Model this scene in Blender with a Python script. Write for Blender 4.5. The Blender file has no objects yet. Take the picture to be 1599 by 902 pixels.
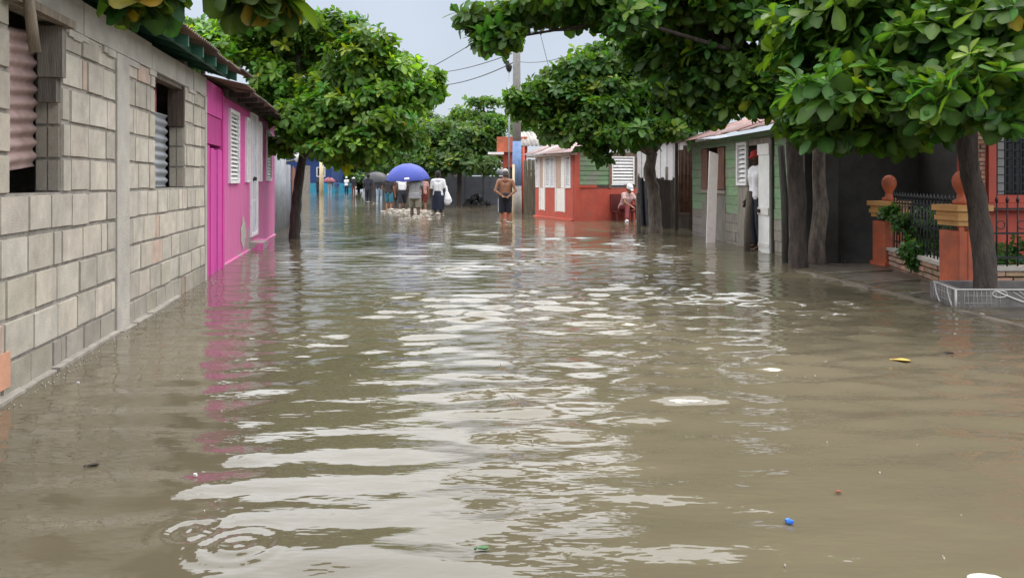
import bpy, math, random
import numpy as np
from mathutils import Vector, Matrix

R = math.radians
random.seed(7)
RNG = np.random.default_rng(11)
C = bpy.context.scene.collection
SC = bpy.context.scene

# ------------------------------------------------------------------ camera
CAM_H = 1.2
F_PX = 1200.0
HOR = 281.0
cam_data = bpy.data.cameras.new("camera")
cam = bpy.data.objects.new("camera", cam_data)
C.objects.link(cam)
cam.location = (0, 0, CAM_H)
cam.rotation_euler = (R(90), 0, 0)
cam_data.sensor_width = 36
cam_data.lens = 36 * F_PX / 1599
cam_data.shift_y = -170.0 / 1599
cam_data.clip_start = 0.05
cam_data.clip_end = 2000
SC.camera = cam

# ------------------------------------------------------------------ sky, sun, exposure
SUN_EL, SUN_AZ = 62, 30
world = bpy.data.worlds.new("World")
SC.world = world
world.use_nodes = True
wn, wl = world.node_tree.nodes, world.node_tree.links
wn.clear()
w_out = wn.new("ShaderNodeOutputWorld")
w_bg = wn.new("ShaderNodeBackground")
w_bg.inputs["Strength"].default_value = 0.1
w_sky = wn.new("ShaderNodeTexSky")
w_sky.sky_type = 'NISHITA'
w_sky.sun_disc = False
w_sky.sun_elevation = R(SUN_EL)
w_sky.sun_rotation = R(SUN_AZ)
w_tc = wn.new("ShaderNodeTexCoord")
w_sep = wn.new("ShaderNodeSeparateXYZ")
wl.new(w_tc.outputs["Generated"], w_sep.inputs[0])
w_ramp = wn.new("ShaderNodeValToRGB")          # overcast deck: brighter overhead than at the horizon
w_ramp.color_ramp.elements[0].position = 0.0
w_ramp.color_ramp.elements[0].color = (0.175, 0.192, 0.217, 1)
w_ramp.color_ramp.elements[1].position = 1.0
w_ramp.color_ramp.elements[1].color = (1.0, 1.0, 1.0, 1)
e = w_ramp.color_ramp.elements.new(0.24); e.color = (0.165, 0.185, 0.215, 1)
e = w_ramp.color_ramp.elements.new(0.40); e.color = (0.80, 0.82, 0.85, 1)
wl.new(w_sep.outputs["Z"], w_ramp.inputs[0])
w_noise = wn.new("ShaderNodeTexNoise")
w_noise.inputs["Scale"].default_value = 2.2
w_noise.inputs["Detail"].default_value = 5
wl.new(w_tc.outputs["Generated"], w_noise.inputs["Vector"])
w_mr = wn.new("ShaderNodeMapRange")
w_mr.inputs["From Min"].default_value = 0.3
w_mr.inputs["From Max"].default_value = 0.7
w_mr.inputs["To Min"].default_value = 37.0
w_mr.inputs["To Max"].default_value = 45.0
wl.new(w_noise.outputs["Fac"], w_mr.inputs["Value"])
w_mul = wn.new("ShaderNodeVectorMath"); w_mul.operation = 'SCALE'
wl.new(w_ramp.outputs["Color"], w_mul.inputs[0])
wl.new(w_mr.outputs["Result"], w_mul.inputs["Scale"])
w_mix = wn.new("ShaderNodeMix"); w_mix.data_type = 'RGBA'
w_mix.inputs[0].default_value = 0.9
wl.new(w_sky.outputs["Color"], w_mix.inputs[6])
wl.new(w_mul.outputs[0], w_mix.inputs[7])
wl.new(w_mix.outputs[2], w_bg.inputs["Color"])
wl.new(w_bg.outputs[0], w_out.inputs["Surface"])

sun_data = bpy.data.lights.new("sun", 'SUN')
sun_data.energy = 1.5
sun_data.angle = R(25)
sun_data.color = (1.0, 0.97, 0.92)
sun = bpy.data.objects.new("sun", sun_data)
C.objects.link(sun)
sun.location = (0, 0, 30)
# light comes from azimuth SUN_AZ (measured from +Y towards +X), elevation SUN_EL
sd = Vector((math.sin(R(SUN_AZ)) * math.cos(R(SUN_EL)), math.cos(R(SUN_AZ)) * math.cos(R(SUN_EL)), math.sin(R(SUN_EL))))
sun.rotation_euler = (-sd).to_track_quat('-Z', 'Y').to_euler()

SC.view_settings.view_transform = 'Standard'
SC.view_settings.look = 'None'
SC.view_settings.exposure = 0.0
SC.view_settings.gamma = 1.0
SC.render.film_transparent = False
SC.cycles.max_bounces = 6
SC.cycles.diffuse_bounces = 3
SC.cycles.glossy_bounces = 3
SC.cycles.transmission_bounces = 3
SC.cycles.use_denoising = True

# ------------------------------------------------------------------ helpers
def P(px, py, Y):
    """A point of the place at depth Y that stands in the photograph at (px, py)."""
    return Vector(((px - 799.5) / F_PX * Y, Y, CAM_H + (HOR - py) / F_PX * Y))

def lin(r, g, b):
    f = lambda c: ((c / 255 + 0.055) / 1.055) ** 2.4 if c > 10 else c / 255 / 12.92
    return (f(r), f(g), f(b))

def nd(nt, typ, **kw):
    n = nt.nodes.new(typ)
    for k, v in kw.items():
        if k in n.inputs.keys():
            n.inputs[k].default_value = v
        else:
            setattr(n, k, v)
    return n

MATS = {}
def mat(name, c1, c2=None, scale=6.0, rough=0.75, bump=0.3, bscale=60.0, col=False, spec=0.4, stretch=(1, 1, 1),
        metal=0.0, dirt=None, dirt_scale=3.0, dirt_lo=0.55, dirt_hi=0.75, dirt_stretch=(1, 1, 1), bdist=0.01):
    """Procedural material: two tones mixed by noise, optional stain layer, optional per-face own colour, fine bump."""
    if name in MATS:
        return MATS[name]
    m = bpy.data.materials.new(name)
    m.use_nodes = True
    nt = m.node_tree; L = nt.links
    b = nt.nodes["Principled BSDF"]
    tc = nd(nt, "ShaderNodeTexCoord")
    mp = nd(nt, "ShaderNodeMapping"); mp.inputs["Scale"].default_value = stretch
    L.new(tc.outputs["Object"], mp.inputs["Vector"])
    n1 = nd(nt, "ShaderNodeTexNoise", Scale=scale, Detail=6.0, Roughness=0.65)
    L.new(mp.outputs[0], n1.inputs["Vector"])
    rp = nd(nt, "ShaderNodeValToRGB")
    rp.color_ramp.elements[0].position = 0.32; rp.color_ramp.elements[1].position = 0.68
    c2 = c2 or tuple(x * 0.7 for x in c1)
    rp.color_ramp.elements[0].color = (*c2, 1); rp.color_ramp.elements[1].color = (*c1, 1)
    L.new(n1.outputs["Fac"], rp.inputs[0])
    out = rp.outputs["Color"]
    if col:
        at = nd(nt, "ShaderNodeAttribute", attribute_name="col")
        mx = nd(nt, "ShaderNodeMix", data_type='RGBA', blend_type='MULTIPLY'); mx.inputs[0].default_value = 1
        L.new(out, mx.inputs[6]); L.new(at.outputs["Color"], mx.inputs[7])
        out = mx.outputs[2]
    if dirt:
        mp2 = nd(nt, "ShaderNodeMapping"); mp2.inputs["Scale"].default_value = dirt_stretch
        L.new(tc.outputs["Object"], mp2.inputs["Vector"])
        n2 = nd(nt, "ShaderNodeTexNoise", Scale=dirt_scale, Detail=8.0, Roughness=0.7)
        L.new(mp2.outputs[0], n2.inputs["Vector"])
        r2 = nd(nt, "ShaderNodeMapRange")
        r2.inputs["From Min"].default_value = dirt_lo; r2.inputs["From Max"].default_value = dirt_hi
        L.new(n2.outputs["Fac"], r2.inputs["Value"])
        mx = nd(nt, "ShaderNodeMix", data_type='RGBA')
        mx.inputs[7].default_value = (*dirt, 1)
        L.new(r2.outputs["Result"], mx.inputs[0]); L.new(out, mx.inputs[6])
        out = mx.outputs[2]
    L.new(out, b.inputs["Base Color"])
    b.inputs["Roughness"].default_value = rough
    b.inputs["Specular IOR Level"].default_value = spec
    b.inputs["Metallic"].default_value = metal
    if bump:
        n3 = nd(nt, "ShaderNodeTexNoise", Scale=bscale, Detail=5.0)
        L.new(mp.outputs[0], n3.inputs["Vector"])
        bp = nd(nt, "ShaderNodeBump", Strength=bump, Distance=bdist)
        L.new(n3.outputs["Fac"], bp.inputs["Height"])
        L.new(bp.outputs[0], b.inputs["Normal"])
    MATS[name] = m
    return m

def tag(o, label=None, cat=None, group=None, kind=None):
    if label: o["label"] = label
    if cat: o["category"] = cat
    if group: o["group"] = group
    if kind: o["kind"] = kind
    return o

ORIGIN = {}
def thing(name, loc, label, cat, group=None):
    o = bpy.data.objects.new(name, None)
    C.objects.link(o)
    o.location = loc
    o.empty_display_size = 0.2
    ORIGIN[o.name] = Vector(loc)
    return tag(o, label, cat, group)

class MB:
    """Collects shapes in world coordinates; build() links them as one mesh object."""
    def __init__(s):
        s.v, s.f, s.c, s.sm = [], [], [], []
        s.col = (1, 1, 1)
    def add(s, vs, fs, col=None, smooth=False):
        o = len(s.v)
        s.v += [tuple(x) for x in vs]
        c = col or s.col
        for f in fs:
            s.f.append(tuple(i + o for i in f)); s.c.append(c); s.sm.append(smooth)
    def hexa(s, p, col=None):
        """eight corners: bottom 0-3 counter-clockwise, top 4-7"""
        s.add(p, [(3, 2, 1, 0), (4, 5, 6, 7), (0, 1, 5, 4), (1, 2, 6, 5), (2, 3, 7, 6), (3, 0, 4, 7)], col)
    def box(s, c, size, rz=0, col=None, tilt=None):
        hx, hy, hz = size[0] / 2, size[1] / 2, size[2] / 2
        M = Matrix.Rotation(rz, 3, 'Z')
        if tilt: M = M @ Matrix.Rotation(tilt[1], 3, tilt[0])
        pts = [Vector(c) + M @ Vector(q) for q in ((-hx, -hy, -hz), (hx, -hy, -hz), (hx, hy, -hz), (-hx, hy, -hz),
                                                   (-hx, -hy, hz), (hx, -hy, hz), (hx, hy, hz), (-hx, hy, hz))]
        s.hexa(pts, col)
    def tube(s, pts, rads, seg=8, col=None, smooth=True, caps=True, wob=0.0):
        pts = [Vector(p) for p in pts]
        if not hasattr(rads, '__len__'): rads = [rads] * len(pts)
        vs, fs = [], []
        up = None
        for i, p in enumerate(pts):
            d = (pts[min(i + 1, len(pts) - 1)] - pts[max(i - 1, 0)]).normalized()
            if up is None:
                up = d.orthogonal().normalized()
            up = (up - d * up.dot(d)).normalized()
            sd_ = d.cross(up)
            for k in range(seg):
                a = 2 * math.pi * k / seg
                r = rads[i] * (1 + wob * (random.random() - 0.5))
                vs.append(p + up * (r * math.cos(a)) + sd_ * (r * math.sin(a)))
        n = len(pts)
        for i in range(n - 1):
            for k in range(seg):
                a, b = i * seg + k, i * seg + (k + 1) % seg
                fs.append((a, b, b + seg, a + seg))
        if caps:
            fs.append(tuple(reversed(range(seg)))); fs.append(tuple(range((n - 1) * seg, n * seg)))
        s.add(vs, fs, col, smooth)
    def lathe(s, c, prof, seg=24, col=None, smooth=True):
        c = Vector(c); vs, fs = [], []
        for r, z in prof:
            for k in range(seg):
                a = 2 * math.pi * k / seg
                vs.append(c + Vector((r * math.cos(a), r * math.sin(a), z)))
        for i in range(len(prof) - 1):
            for k in range(seg):
                a, b = i * seg + k, i * seg + (k + 1) % seg
                fs.append((a, b, b + seg, a + seg))
        fs.append(tuple(reversed(range(seg)))); fs.append(tuple(range((len(prof) - 1) * seg, len(prof) * seg)))
        s.add(vs, fs, col, smooth)
    def sheet(s, o, u, v, lu, lv, amp=0.012, wl=0.076, th=0.004, sub=6, rowjit=0.0, col=None, nv=2):
        """corrugated sheet: waves run across u, ridges along v"""
        o, u, v = Vector(o), Vector(u).normalized(), Vector(v).normalized()
        n = u.cross(v).normalized()
        nu = max(2, int(lu / wl * sub))
        vs, fs = [], []
        for side in (0, 1):
            for j in range(nv):
                for i in range(nu + 1):
                    a = i / nu * lu
                    h = amp * math.sin(2 * math.pi * a / wl) + (th if side else 0)
                    jj = lv * j / (nv - 1)
                    vs.append(o + u * a + v * jj + n * h)
        W = nu + 1; B = W * nv
        for j in range(nv - 1):
            for i in range(nu):
                a = j * W + i
                fs.append((a + B, a + 1 + B, a + 1 + W + B, a + W + B))
                fs.append((a, a + W, a + 1 + W, a + 1))
        for i in range(nu):
            fs.append((i, i + 1, i + 1 + B, i + B))
            a = (nv - 1) * W + i
            fs.append((a + 1, a, a + B, a + 1 + B))
        for j in range(nv - 1):
            a = j * W
            fs.append((a + W, a, a + B, a + W + B))
            a = j * W + nu
            fs.append((a, a + W, a + W + B, a + B))
        s.add(vs, fs, col, True)
    def build(s, name, m, parent=None, world_space=True):
        me = bpy.data.meshes.new(name)
        off = Vector((0, 0, 0))
        q = parent
        if world_space:
            while q is not None:
                off = off + q.location
                q = q.parent
        me.from_pydata([(x[0] - off[0], x[1] - off[1], x[2] - off[2]) for x in s.v], [], s.f)
        me.polygons.foreach_set("use_smooth", s.sm)
        if any(c != (1, 1, 1) for c in s.c):
            at = me.color_attributes.new("col", 'FLOAT_COLOR', 'CORNER')
            buf = []
            for f, c in zip(s.f, s.c):
                buf += [c[0], c[1], c[2], 1.0] * len(f)
            at.data.foreach_set("color", buf)
        else:
            at = me.color_attributes.new("col", 'FLOAT_COLOR', 'CORNER')
            at.data.foreach_set("color", [1.0] * (4 * sum(len(f) for f in s.f)))
        me.materials.append(m)
        me.update()
        o = bpy.data.objects.new(name, me)
        C.objects.link(o)
        if parent is not None:
            o.parent = parent
        return o

class Frame:
    """A wall line: s runs along it, t outward from its face, z up."""
    def __init__(s, o, d, n_side):
        s.o = Vector((o[0], o[1], 0)); s.d = Vector((d[0], d[1], 0)).normalized()
        s.n = Vector((s.d.y, -s.d.x, 0)) * n_side
    def p(s, a, t, z):
        return s.o + s.d * a + s.n * t + Vector((0, 0, z))
    def box(s, mb, s0, s1, t0, t1, z0, z1, col=None, inset=0.0):
        q = inset
        lo = [s.p(s0, t0, z0), s.p(s1, t0, z0), s.p(s1, t0, z1), s.p(s0, t0, z1)]
        hi = [s.p(s0 + q, t1, z0 + q), s.p(s1 - q, t1, z0 + q), s.p(s1 - q, t1, z1 - q), s.p(s0 + q, t1, z1 - q)]
        pts = lo + hi
        if s.d.cross(Vector((0, 0, 1))).dot(s.n) < 0:
            pts = [pts[i] for i in (3, 2, 1, 0, 7, 6, 5, 4)]
        mb.hexa(pts, col)
    def wall(s, mb, s0, s1, z0, z1, t0, t1, openings=(), col=None):
        cuts = sorted({s0, s1, *[min(max(c, s0), s1) for o in openings for c in o[:2]]})
        for a, b in zip(cuts, cuts[1:]):
            if b - a < 1e-4: continue
            m = (a + b) / 2
            zs = z0
            for o in sorted((o for o in openings if o[0] < m < o[1]), key=lambda o: o[2]):
                if o[2] > zs: s.box(mb, a, b, t0, t1, zs, o[2], col)
                zs = max(zs, o[3])
            if zs < z1: s.box(mb, a, b, t0, t1, zs, z1, col)
    def frame_rect(s, mb, s0, s1, z0, z1, w, t0, t1, col=None, bottom=True):
        s.box(mb, s0, s0 + w, t0, t1, z0, z1, col)
        s.box(mb, s1 - w, s1, t0, t1, z0, z1, col)
        s.box(mb, s0 + w, s1 - w, t0, t1, z1 - w, z1, col)
        if bottom: s.box(mb, s0 + w, s1 - w, t0, t1, z0, z0 + w, col)
    def louvres(s, mb, s0, s1, z0, z1, step, t0, depth, th=0.008, col=None):
        z = z0 + step * 0.5
        while z < z1 - step * 0.2:
            a = [s.p(s0, t0, z + step * 0.42), s.p(s1, t0, z + step * 0.42), s.p(s1, t0 + depth, z - step * 0.35), s.p(s0, t0 + depth, z - step * 0.35)]
            b = [x + Vector((0, 0, th)) for x in a]
            mb.hexa(a + b, col)
            z += step

def tint(base=1.0, var=0.12, hue=0.04):
    g = base * (1 + random.uniform(-var, var))
    return (g * (1 + random.uniform(-hue, hue)), g, g * (1 + random.uniform(-hue, hue)))

# ------------------------------------------------------------------ materials
M_block = mat("concrete_block", (0.53, 0.475, 0.40), (0.38, 0.34, 0.285), scale=7, rough=0.92, bump=0.45, bscale=110, col=True,
              dirt=(0.26, 0.24, 0.21), dirt_scale=1.6, dirt_lo=0.50, dirt_hi=0.84, dirt_stretch=(1.6, 1.6, 0.5))
M_mortar = mat("mortar", (0.36, 0.33, 0.29), (0.20, 0.183, 0.16), scale=11, rough=0.95, bump=0.8, bscale=45, bdist=0.012)
M_plaster = mat("cement_render", (0.47, 0.435, 0.385), (0.34, 0.315, 0.28), scale=4, rough=0.9, bump=0.6, bscale=60)
M_wood_raw = mat("weathered_wood", (0.30, 0.27, 0.23), (0.13, 0.115, 0.10), scale=5, rough=0.85, bump=0.6, bscale=30, stretch=(6, 6, 0.6), col=True)
M_green_raf = mat("green_painted_rafter", (0.035, 0.13, 0.085), (0.02, 0.08, 0.055), scale=6, rough=0.6)
M_rust = mat("rusty_zinc", (0.20, 0.145, 0.115), (0.07, 0.046, 0.036), scale=4, rough=0.7, bump=0.3, metal=0.15, col=True)
M_zinc = mat("galvanised_zinc", (0.40, 0.42, 0.45), (0.24, 0.255, 0.28), scale=3, rough=0.5, bump=0.2, metal=0.35, col=True,
             dirt=(0.20, 0.10, 0.06), dirt_scale=2.5, dirt_lo=0.6, dirt_hi=0.8)
M_tin_red = mat("red_stained_tin", (0.43, 0.37, 0.355), (0.30, 0.19, 0.175), scale=2.2, rough=0.55, bump=0.2, metal=0.1, col=True, dirt=(0.14, 0.10, 0.085), dirt_scale=3.5, dirt_lo=0.46, dirt_hi=0.72)
M_shutter_pink = mat("faded_pink_zinc", (0.46, 0.33, 0.31), (0.25, 0.16, 0.14), scale=5, rough=0.6, metal=0.15)
M_white = mat("white_paint", (0.80, 0.79, 0.79), (0.68, 0.67, 0.66), scale=8, rough=0.5, bump=0.15, col=True)
M_dark = mat("dark_interior", (0.035, 0.033, 0.035), (0.02, 0.02, 0.02), scale=4, rough=0.9)
M_curtain = mat("pink_cloth", (0.50, 0.13, 0.16), (0.36, 0.08, 0.11), scale=9, rough=0.9, stretch=(8, 8, 1))
M_green = mat("green_boards", (0.20, 0.32, 0.165), (0.125, 0.215, 0.115), scale=4, rough=0.7, bump=0.5, bscale=25, stretch=(1, 1, 5), col=True,
              dirt=(0.22, 0.21, 0.18), dirt_scale=2.4, dirt_lo=0.46, dirt_hi=0.66)
M_coral = mat("coral_paint", (0.47, 0.085, 0.05), (0.36, 0.06, 0.038), scale=3, rough=0.65, bump=0.3, col=True,
              dirt=(0.24, 0.09, 0.065), dirt_scale=2.6, dirt_lo=0.5, dirt_hi=0.85)
M_orange = mat("orange_paint", (0.50, 0.125, 0.055), (0.33, 0.080, 0.042), scale=5, rough=0.7, bump=0.4, col=True, dirt=(0.16, 0.075, 0.05), dirt_scale=4, dirt_lo=0.48, dirt_hi=0.8)
M_yellow = mat("ochre_paint", (0.55, 0.30, 0.10), (0.42, 0.21, 0.07), scale=6, rough=0.65, bump=0.2)
M_stone = mat("stone_facing", (0.40, 0.26, 0.18), (0.24, 0.15, 0.10), scale=7, rough=0.85, bump=0.5, col=True)
M_iron = mat("black_iron", (0.02, 0.02, 0.022), (0.012, 0.012, 0.012), rough=0.5, bump=0)
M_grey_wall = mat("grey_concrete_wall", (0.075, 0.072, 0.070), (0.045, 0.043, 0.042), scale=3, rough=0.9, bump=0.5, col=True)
M_slate_wall = mat("slate_grey_paint", (0.105, 0.11, 0.125), (0.07, 0.075, 0.085), scale=3, rough=0.85, bump=0.3)
M_pole = mat("pole_concrete", (0.33, 0.315, 0.30), (0.22, 0.21, 0.20), scale=5, rough=0.9, bump=0.5)
M_pole_blue = mat("pole_blue_band", (0.17, 0.27, 0.47), (0.12, 0.19, 0.34), scale=6, rough=0.8)
M_bark = mat("tree_bark", (0.095, 0.074, 0.062), (0.030, 0.024, 0.020), scale=5, rough=0.9, bump=1.0, bscale=26, stretch=(3, 3, 0.7), bdist=0.03)
M_bark_pale = mat("pale_bark", (0.25, 0.205, 0.17), (0.07, 0.056, 0.047), scale=6, rough=0.9, bump=1.0, bscale=22, stretch=(3, 3, 0.8), bdist=0.03)
M_black_plastic = mat("black_plastic", (0.022, 0.022, 0.026), (0.012, 0.012, 0.014), scale=4, rough=0.42, bump=0.6, bscale=7, bdist=0.05)
M_blue_wall = mat("deep_blue_paint", (0.010, 0.038, 0.15), (0.008, 0.03, 0.11), rough=0.7)
M_turq = mat("turquoise_paint", (0.03, 0.23, 0.35), (0.02, 0.18, 0.28), rough=0.7)
M_cream = mat("cream_paint", (0.62, 0.52, 0.34), (0.50, 0.41, 0.26), rough=0.7)
M_rubber = mat("cable_rubber", (0.02, 0.02, 0.022), (0.015, 0.015, 0.015), rough=0.6, bump=0)

def pink_wall_mat():
    m = bpy.data.materials.new("pink_two_tone_paint"); m.use_nodes = True
    nt = m.node_tree; L = nt.links; b = nt.nodes["Principled BSDF"]
    g = nd(nt, "ShaderNodeTexCoord"); sx = nd(nt, "ShaderNodeSeparateXYZ")
    L.new(g.outputs["Object"], sx.inputs[0])
    n = nd(nt, "ShaderNodeTexNoise", Scale=5.0, Detail=6.0); L.new(g.outputs["Object"], n.inputs["Vector"])
    ma = nd(nt, "ShaderNodeMath", operation='MULTIPLY_ADD'); ma.inputs[1].default_value = 0.16
    L.new(n.outputs["Fac"], ma.inputs[0]); L.new(sx.outputs["Z"], ma.inputs[2])
    st = nd(nt, "ShaderNodeMapRange"); st.inputs["From Min"].default_value = 1.19; st.inputs["From Max"].default_value = 1.23
    L.new(ma.outputs[0], st.inputs["Value"])
    # faded lower band with pale vertical run marks
    mp = nd(nt, "ShaderNodeMapping"); mp.inputs["Scale"].default_value = (7, 7, 0.8); L.new(g.outputs["Object"], mp.inputs["Vector"])
    n2 = nd(nt, "ShaderNodeTexNoise", Scale=1.6, Detail=7.0, Roughness=0.7); L.new(mp.outputs[0], n2.inputs["Vector"])
    r2 = nd(nt, "ShaderNodeValToRGB")
    r2.color_ramp.elements[0].position = 0.35; r2.color_ramp.elements[0].color = (0.52, 0.09, 0.27, 1)
    r2.color_ramp.elements[1].position = 0.72; r2.color_ramp.elements[1].color = (0.60, 0.18, 0.36, 1)
    L.new(n2.outputs["Fac"], r2.inputs[0])
    r1 = nd(nt, "ShaderNodeValToRGB")
    r1.color_ramp.elements[0].position = 0.3; r1.color_ramp.elements[0].color = (0.54, 0.07, 0.29, 1)
    r1.color_ramp.elements[1].position = 0.7; r1.color_ramp.elements[1].color = (0.66, 0.10, 0.37, 1)
    L.new(n2.outputs["Fac"], r1.inputs[0])
    mx = nd(nt, "ShaderNodeMix", data_type='RGBA')
    L.new(st.outputs["Result"], mx.inputs[0]); L.new(r2.outputs["Color"], mx.inputs[6]); L.new(r1.outputs["Color"], mx.inputs[7])
    # paint flaked off to the cement
    n3 = nd(nt, "ShaderNodeTexNoise", Scale=1.9, Detail=8.0, Roughness=0.72); L.new(g.outputs["Object"], n3.inputs["Vector"])
    sub = nd(nt, "ShaderNodeMath", operation='MULTIPLY_ADD'); sub.inputs[1].default_value = -0.13
    L.new(sx.outputs["Z"], sub.inputs[0]); L.new(n3.outputs["Fac"], sub.inputs[2])
    fl = nd(nt, "ShaderNodeMapRange"); fl.inputs["From Min"].default_value = 0.535; fl.inputs["From Max"].default_value = 0.56
    L.new(sub.outputs[0], fl.inputs["Value"])
    mx2 = nd(nt, "ShaderNodeMix", data_type='RGBA'); mx2.inputs[7].default_value = (0.30, 0.26, 0.235, 1)
    L.new(fl.outputs["Result"], mx2.inputs[0]); L.new(mx.outputs[2], mx2.inputs[6])
    L.new(mx2.outputs[2], b.inputs["Base Color"])
    b.inputs["Roughness"].default_value = 0.6
    bp = nd(nt, "ShaderNodeBump", Strength=0.35, Distance=0.02); L.new(n3.outputs["Fac"], bp.inputs["Height"]); L.new(bp.outputs[0], b.inputs["Normal"])
    return m
M_pink = pink_wall_mat()
M_pink_plain = mat("pink_gate_paint", (0.66, 0.075, 0.36), (0.50, 0.05, 0.27), scale=3, rough=0.6, bump=0.5, bscale=25, stretch=(4, 4, 0.7), col=True)

def leaf_mat(name, base, rough=0.43):
    m = bpy.data.materials.new(name); m.use_nodes = True
    nt = m.node_tree; L = nt.links; b = nt.nodes["Principled BSDF"]
    at = nd(nt, "ShaderNodeAttribute", attribute_name="col")
    mx = nd(nt, "ShaderNodeMix", data_type='RGBA', blend_type='MULTIPLY'); mx.inputs[0].default_value = 1
    mx.inputs[6].default_value = (*base, 1); L.new(at.outputs["Color"], mx.inputs[7])
    L.new(mx.outputs[2], b.inputs["Base Color"])
    b.inputs["Roughness"].default_value = rough
    b.inputs["Specular IOR Level"].default_value = 0.32
    tr = nd(nt, "ShaderNodeBsdfTranslucent")
    m2 = nd(nt, "ShaderNodeMix", data_type='RGBA', blend_type='MULTIPLY'); m2.inputs[0].default_value = 1
    m2.inputs[7].default_value = (1.35, 1.5, 0.45, 1); L.new(mx.outputs[2], m2.inputs[6])
    L.new(m2.outputs[2], tr.inputs["Color"])
    ms = nd(nt, "ShaderNodeMixShader"); ms.inputs[0].default_value = 0.42
    L.new(b.outputs[0], ms.inputs[1]); L.new(tr.outputs[0], ms.inputs[2])
    L.new(ms.outputs[0], nt.nodes["Material Output"].inputs["Surface"])
    return m
M_leaf = leaf_mat("almond_leaf", (0.049, 0.106, 0.018))
M_leaf_light = leaf_mat("light_almond_leaf", (0.078, 0.158, 0.024))  # lighter leaf copy, the left tree's sunlit green put into its base
M_leaf_far = leaf_mat("distant_leaf", (0.062, 0.122, 0.032), 0.5)
M_leaf_near = leaf_mat("backlit_leaf_tone", (0.045, 0.085, 0.018))  # darker leaf base, so that the near tips read as backlit
M_bush = leaf_mat("garden_leaf", (0.04, 0.10, 0.025))

# ------------------------------------------------------------------ ground and flood water
def mesh_np(name, v, quads, m, smooth=True, parent=None, cols=None, tris=None):
    me = bpy.data.meshes.new(name)
    k = quads.shape[1]
    me.vertices.add(len(v)); me.vertices.foreach_set("co", v.astype(np.float32).ravel())
    me.loops.add(quads.size); me.loops.foreach_set("vertex_index", quads.astype(np.int32).ravel())
    me.polygons.add(len(quads))
    me.polygons.foreach_set("loop_start", np.arange(0, quads.size, k, dtype=np.int32))
    me.polygons.foreach_set("loop_total", np.full(len(quads), k, dtype=np.int32))
    me.polygons.foreach_set("use_smooth", np.full(len(quads), smooth, dtype=bool))
    me.update(calc_edges=True)
    if cols is not None:
        at = me.color_attributes.new("col", 'FLOAT_COLOR', 'POINT')
        at.data.foreach_set("color", cols.astype(np.float32).ravel())
    me.materials.append(m)
    me.validate()
    o = bpy.data.objects.new(name, me); C.objects.link(o)
    if parent is not None: o.parent = parent
    return o

def build_ground():
    b = MB()
    b.add([(-600, -60, -0.27), (600, -60, -0.27), (600, 900, -0.27), (-600, 900, -0.27)], [(0, 1, 2, 3)])
    o = b.build("street", mat("street_mud", (0.16, 0.13, 0.09), (0.10, 0.08, 0.06), scale=0.8, rough=0.9))
    tag(o, kind="structure")
build_ground()

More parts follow.
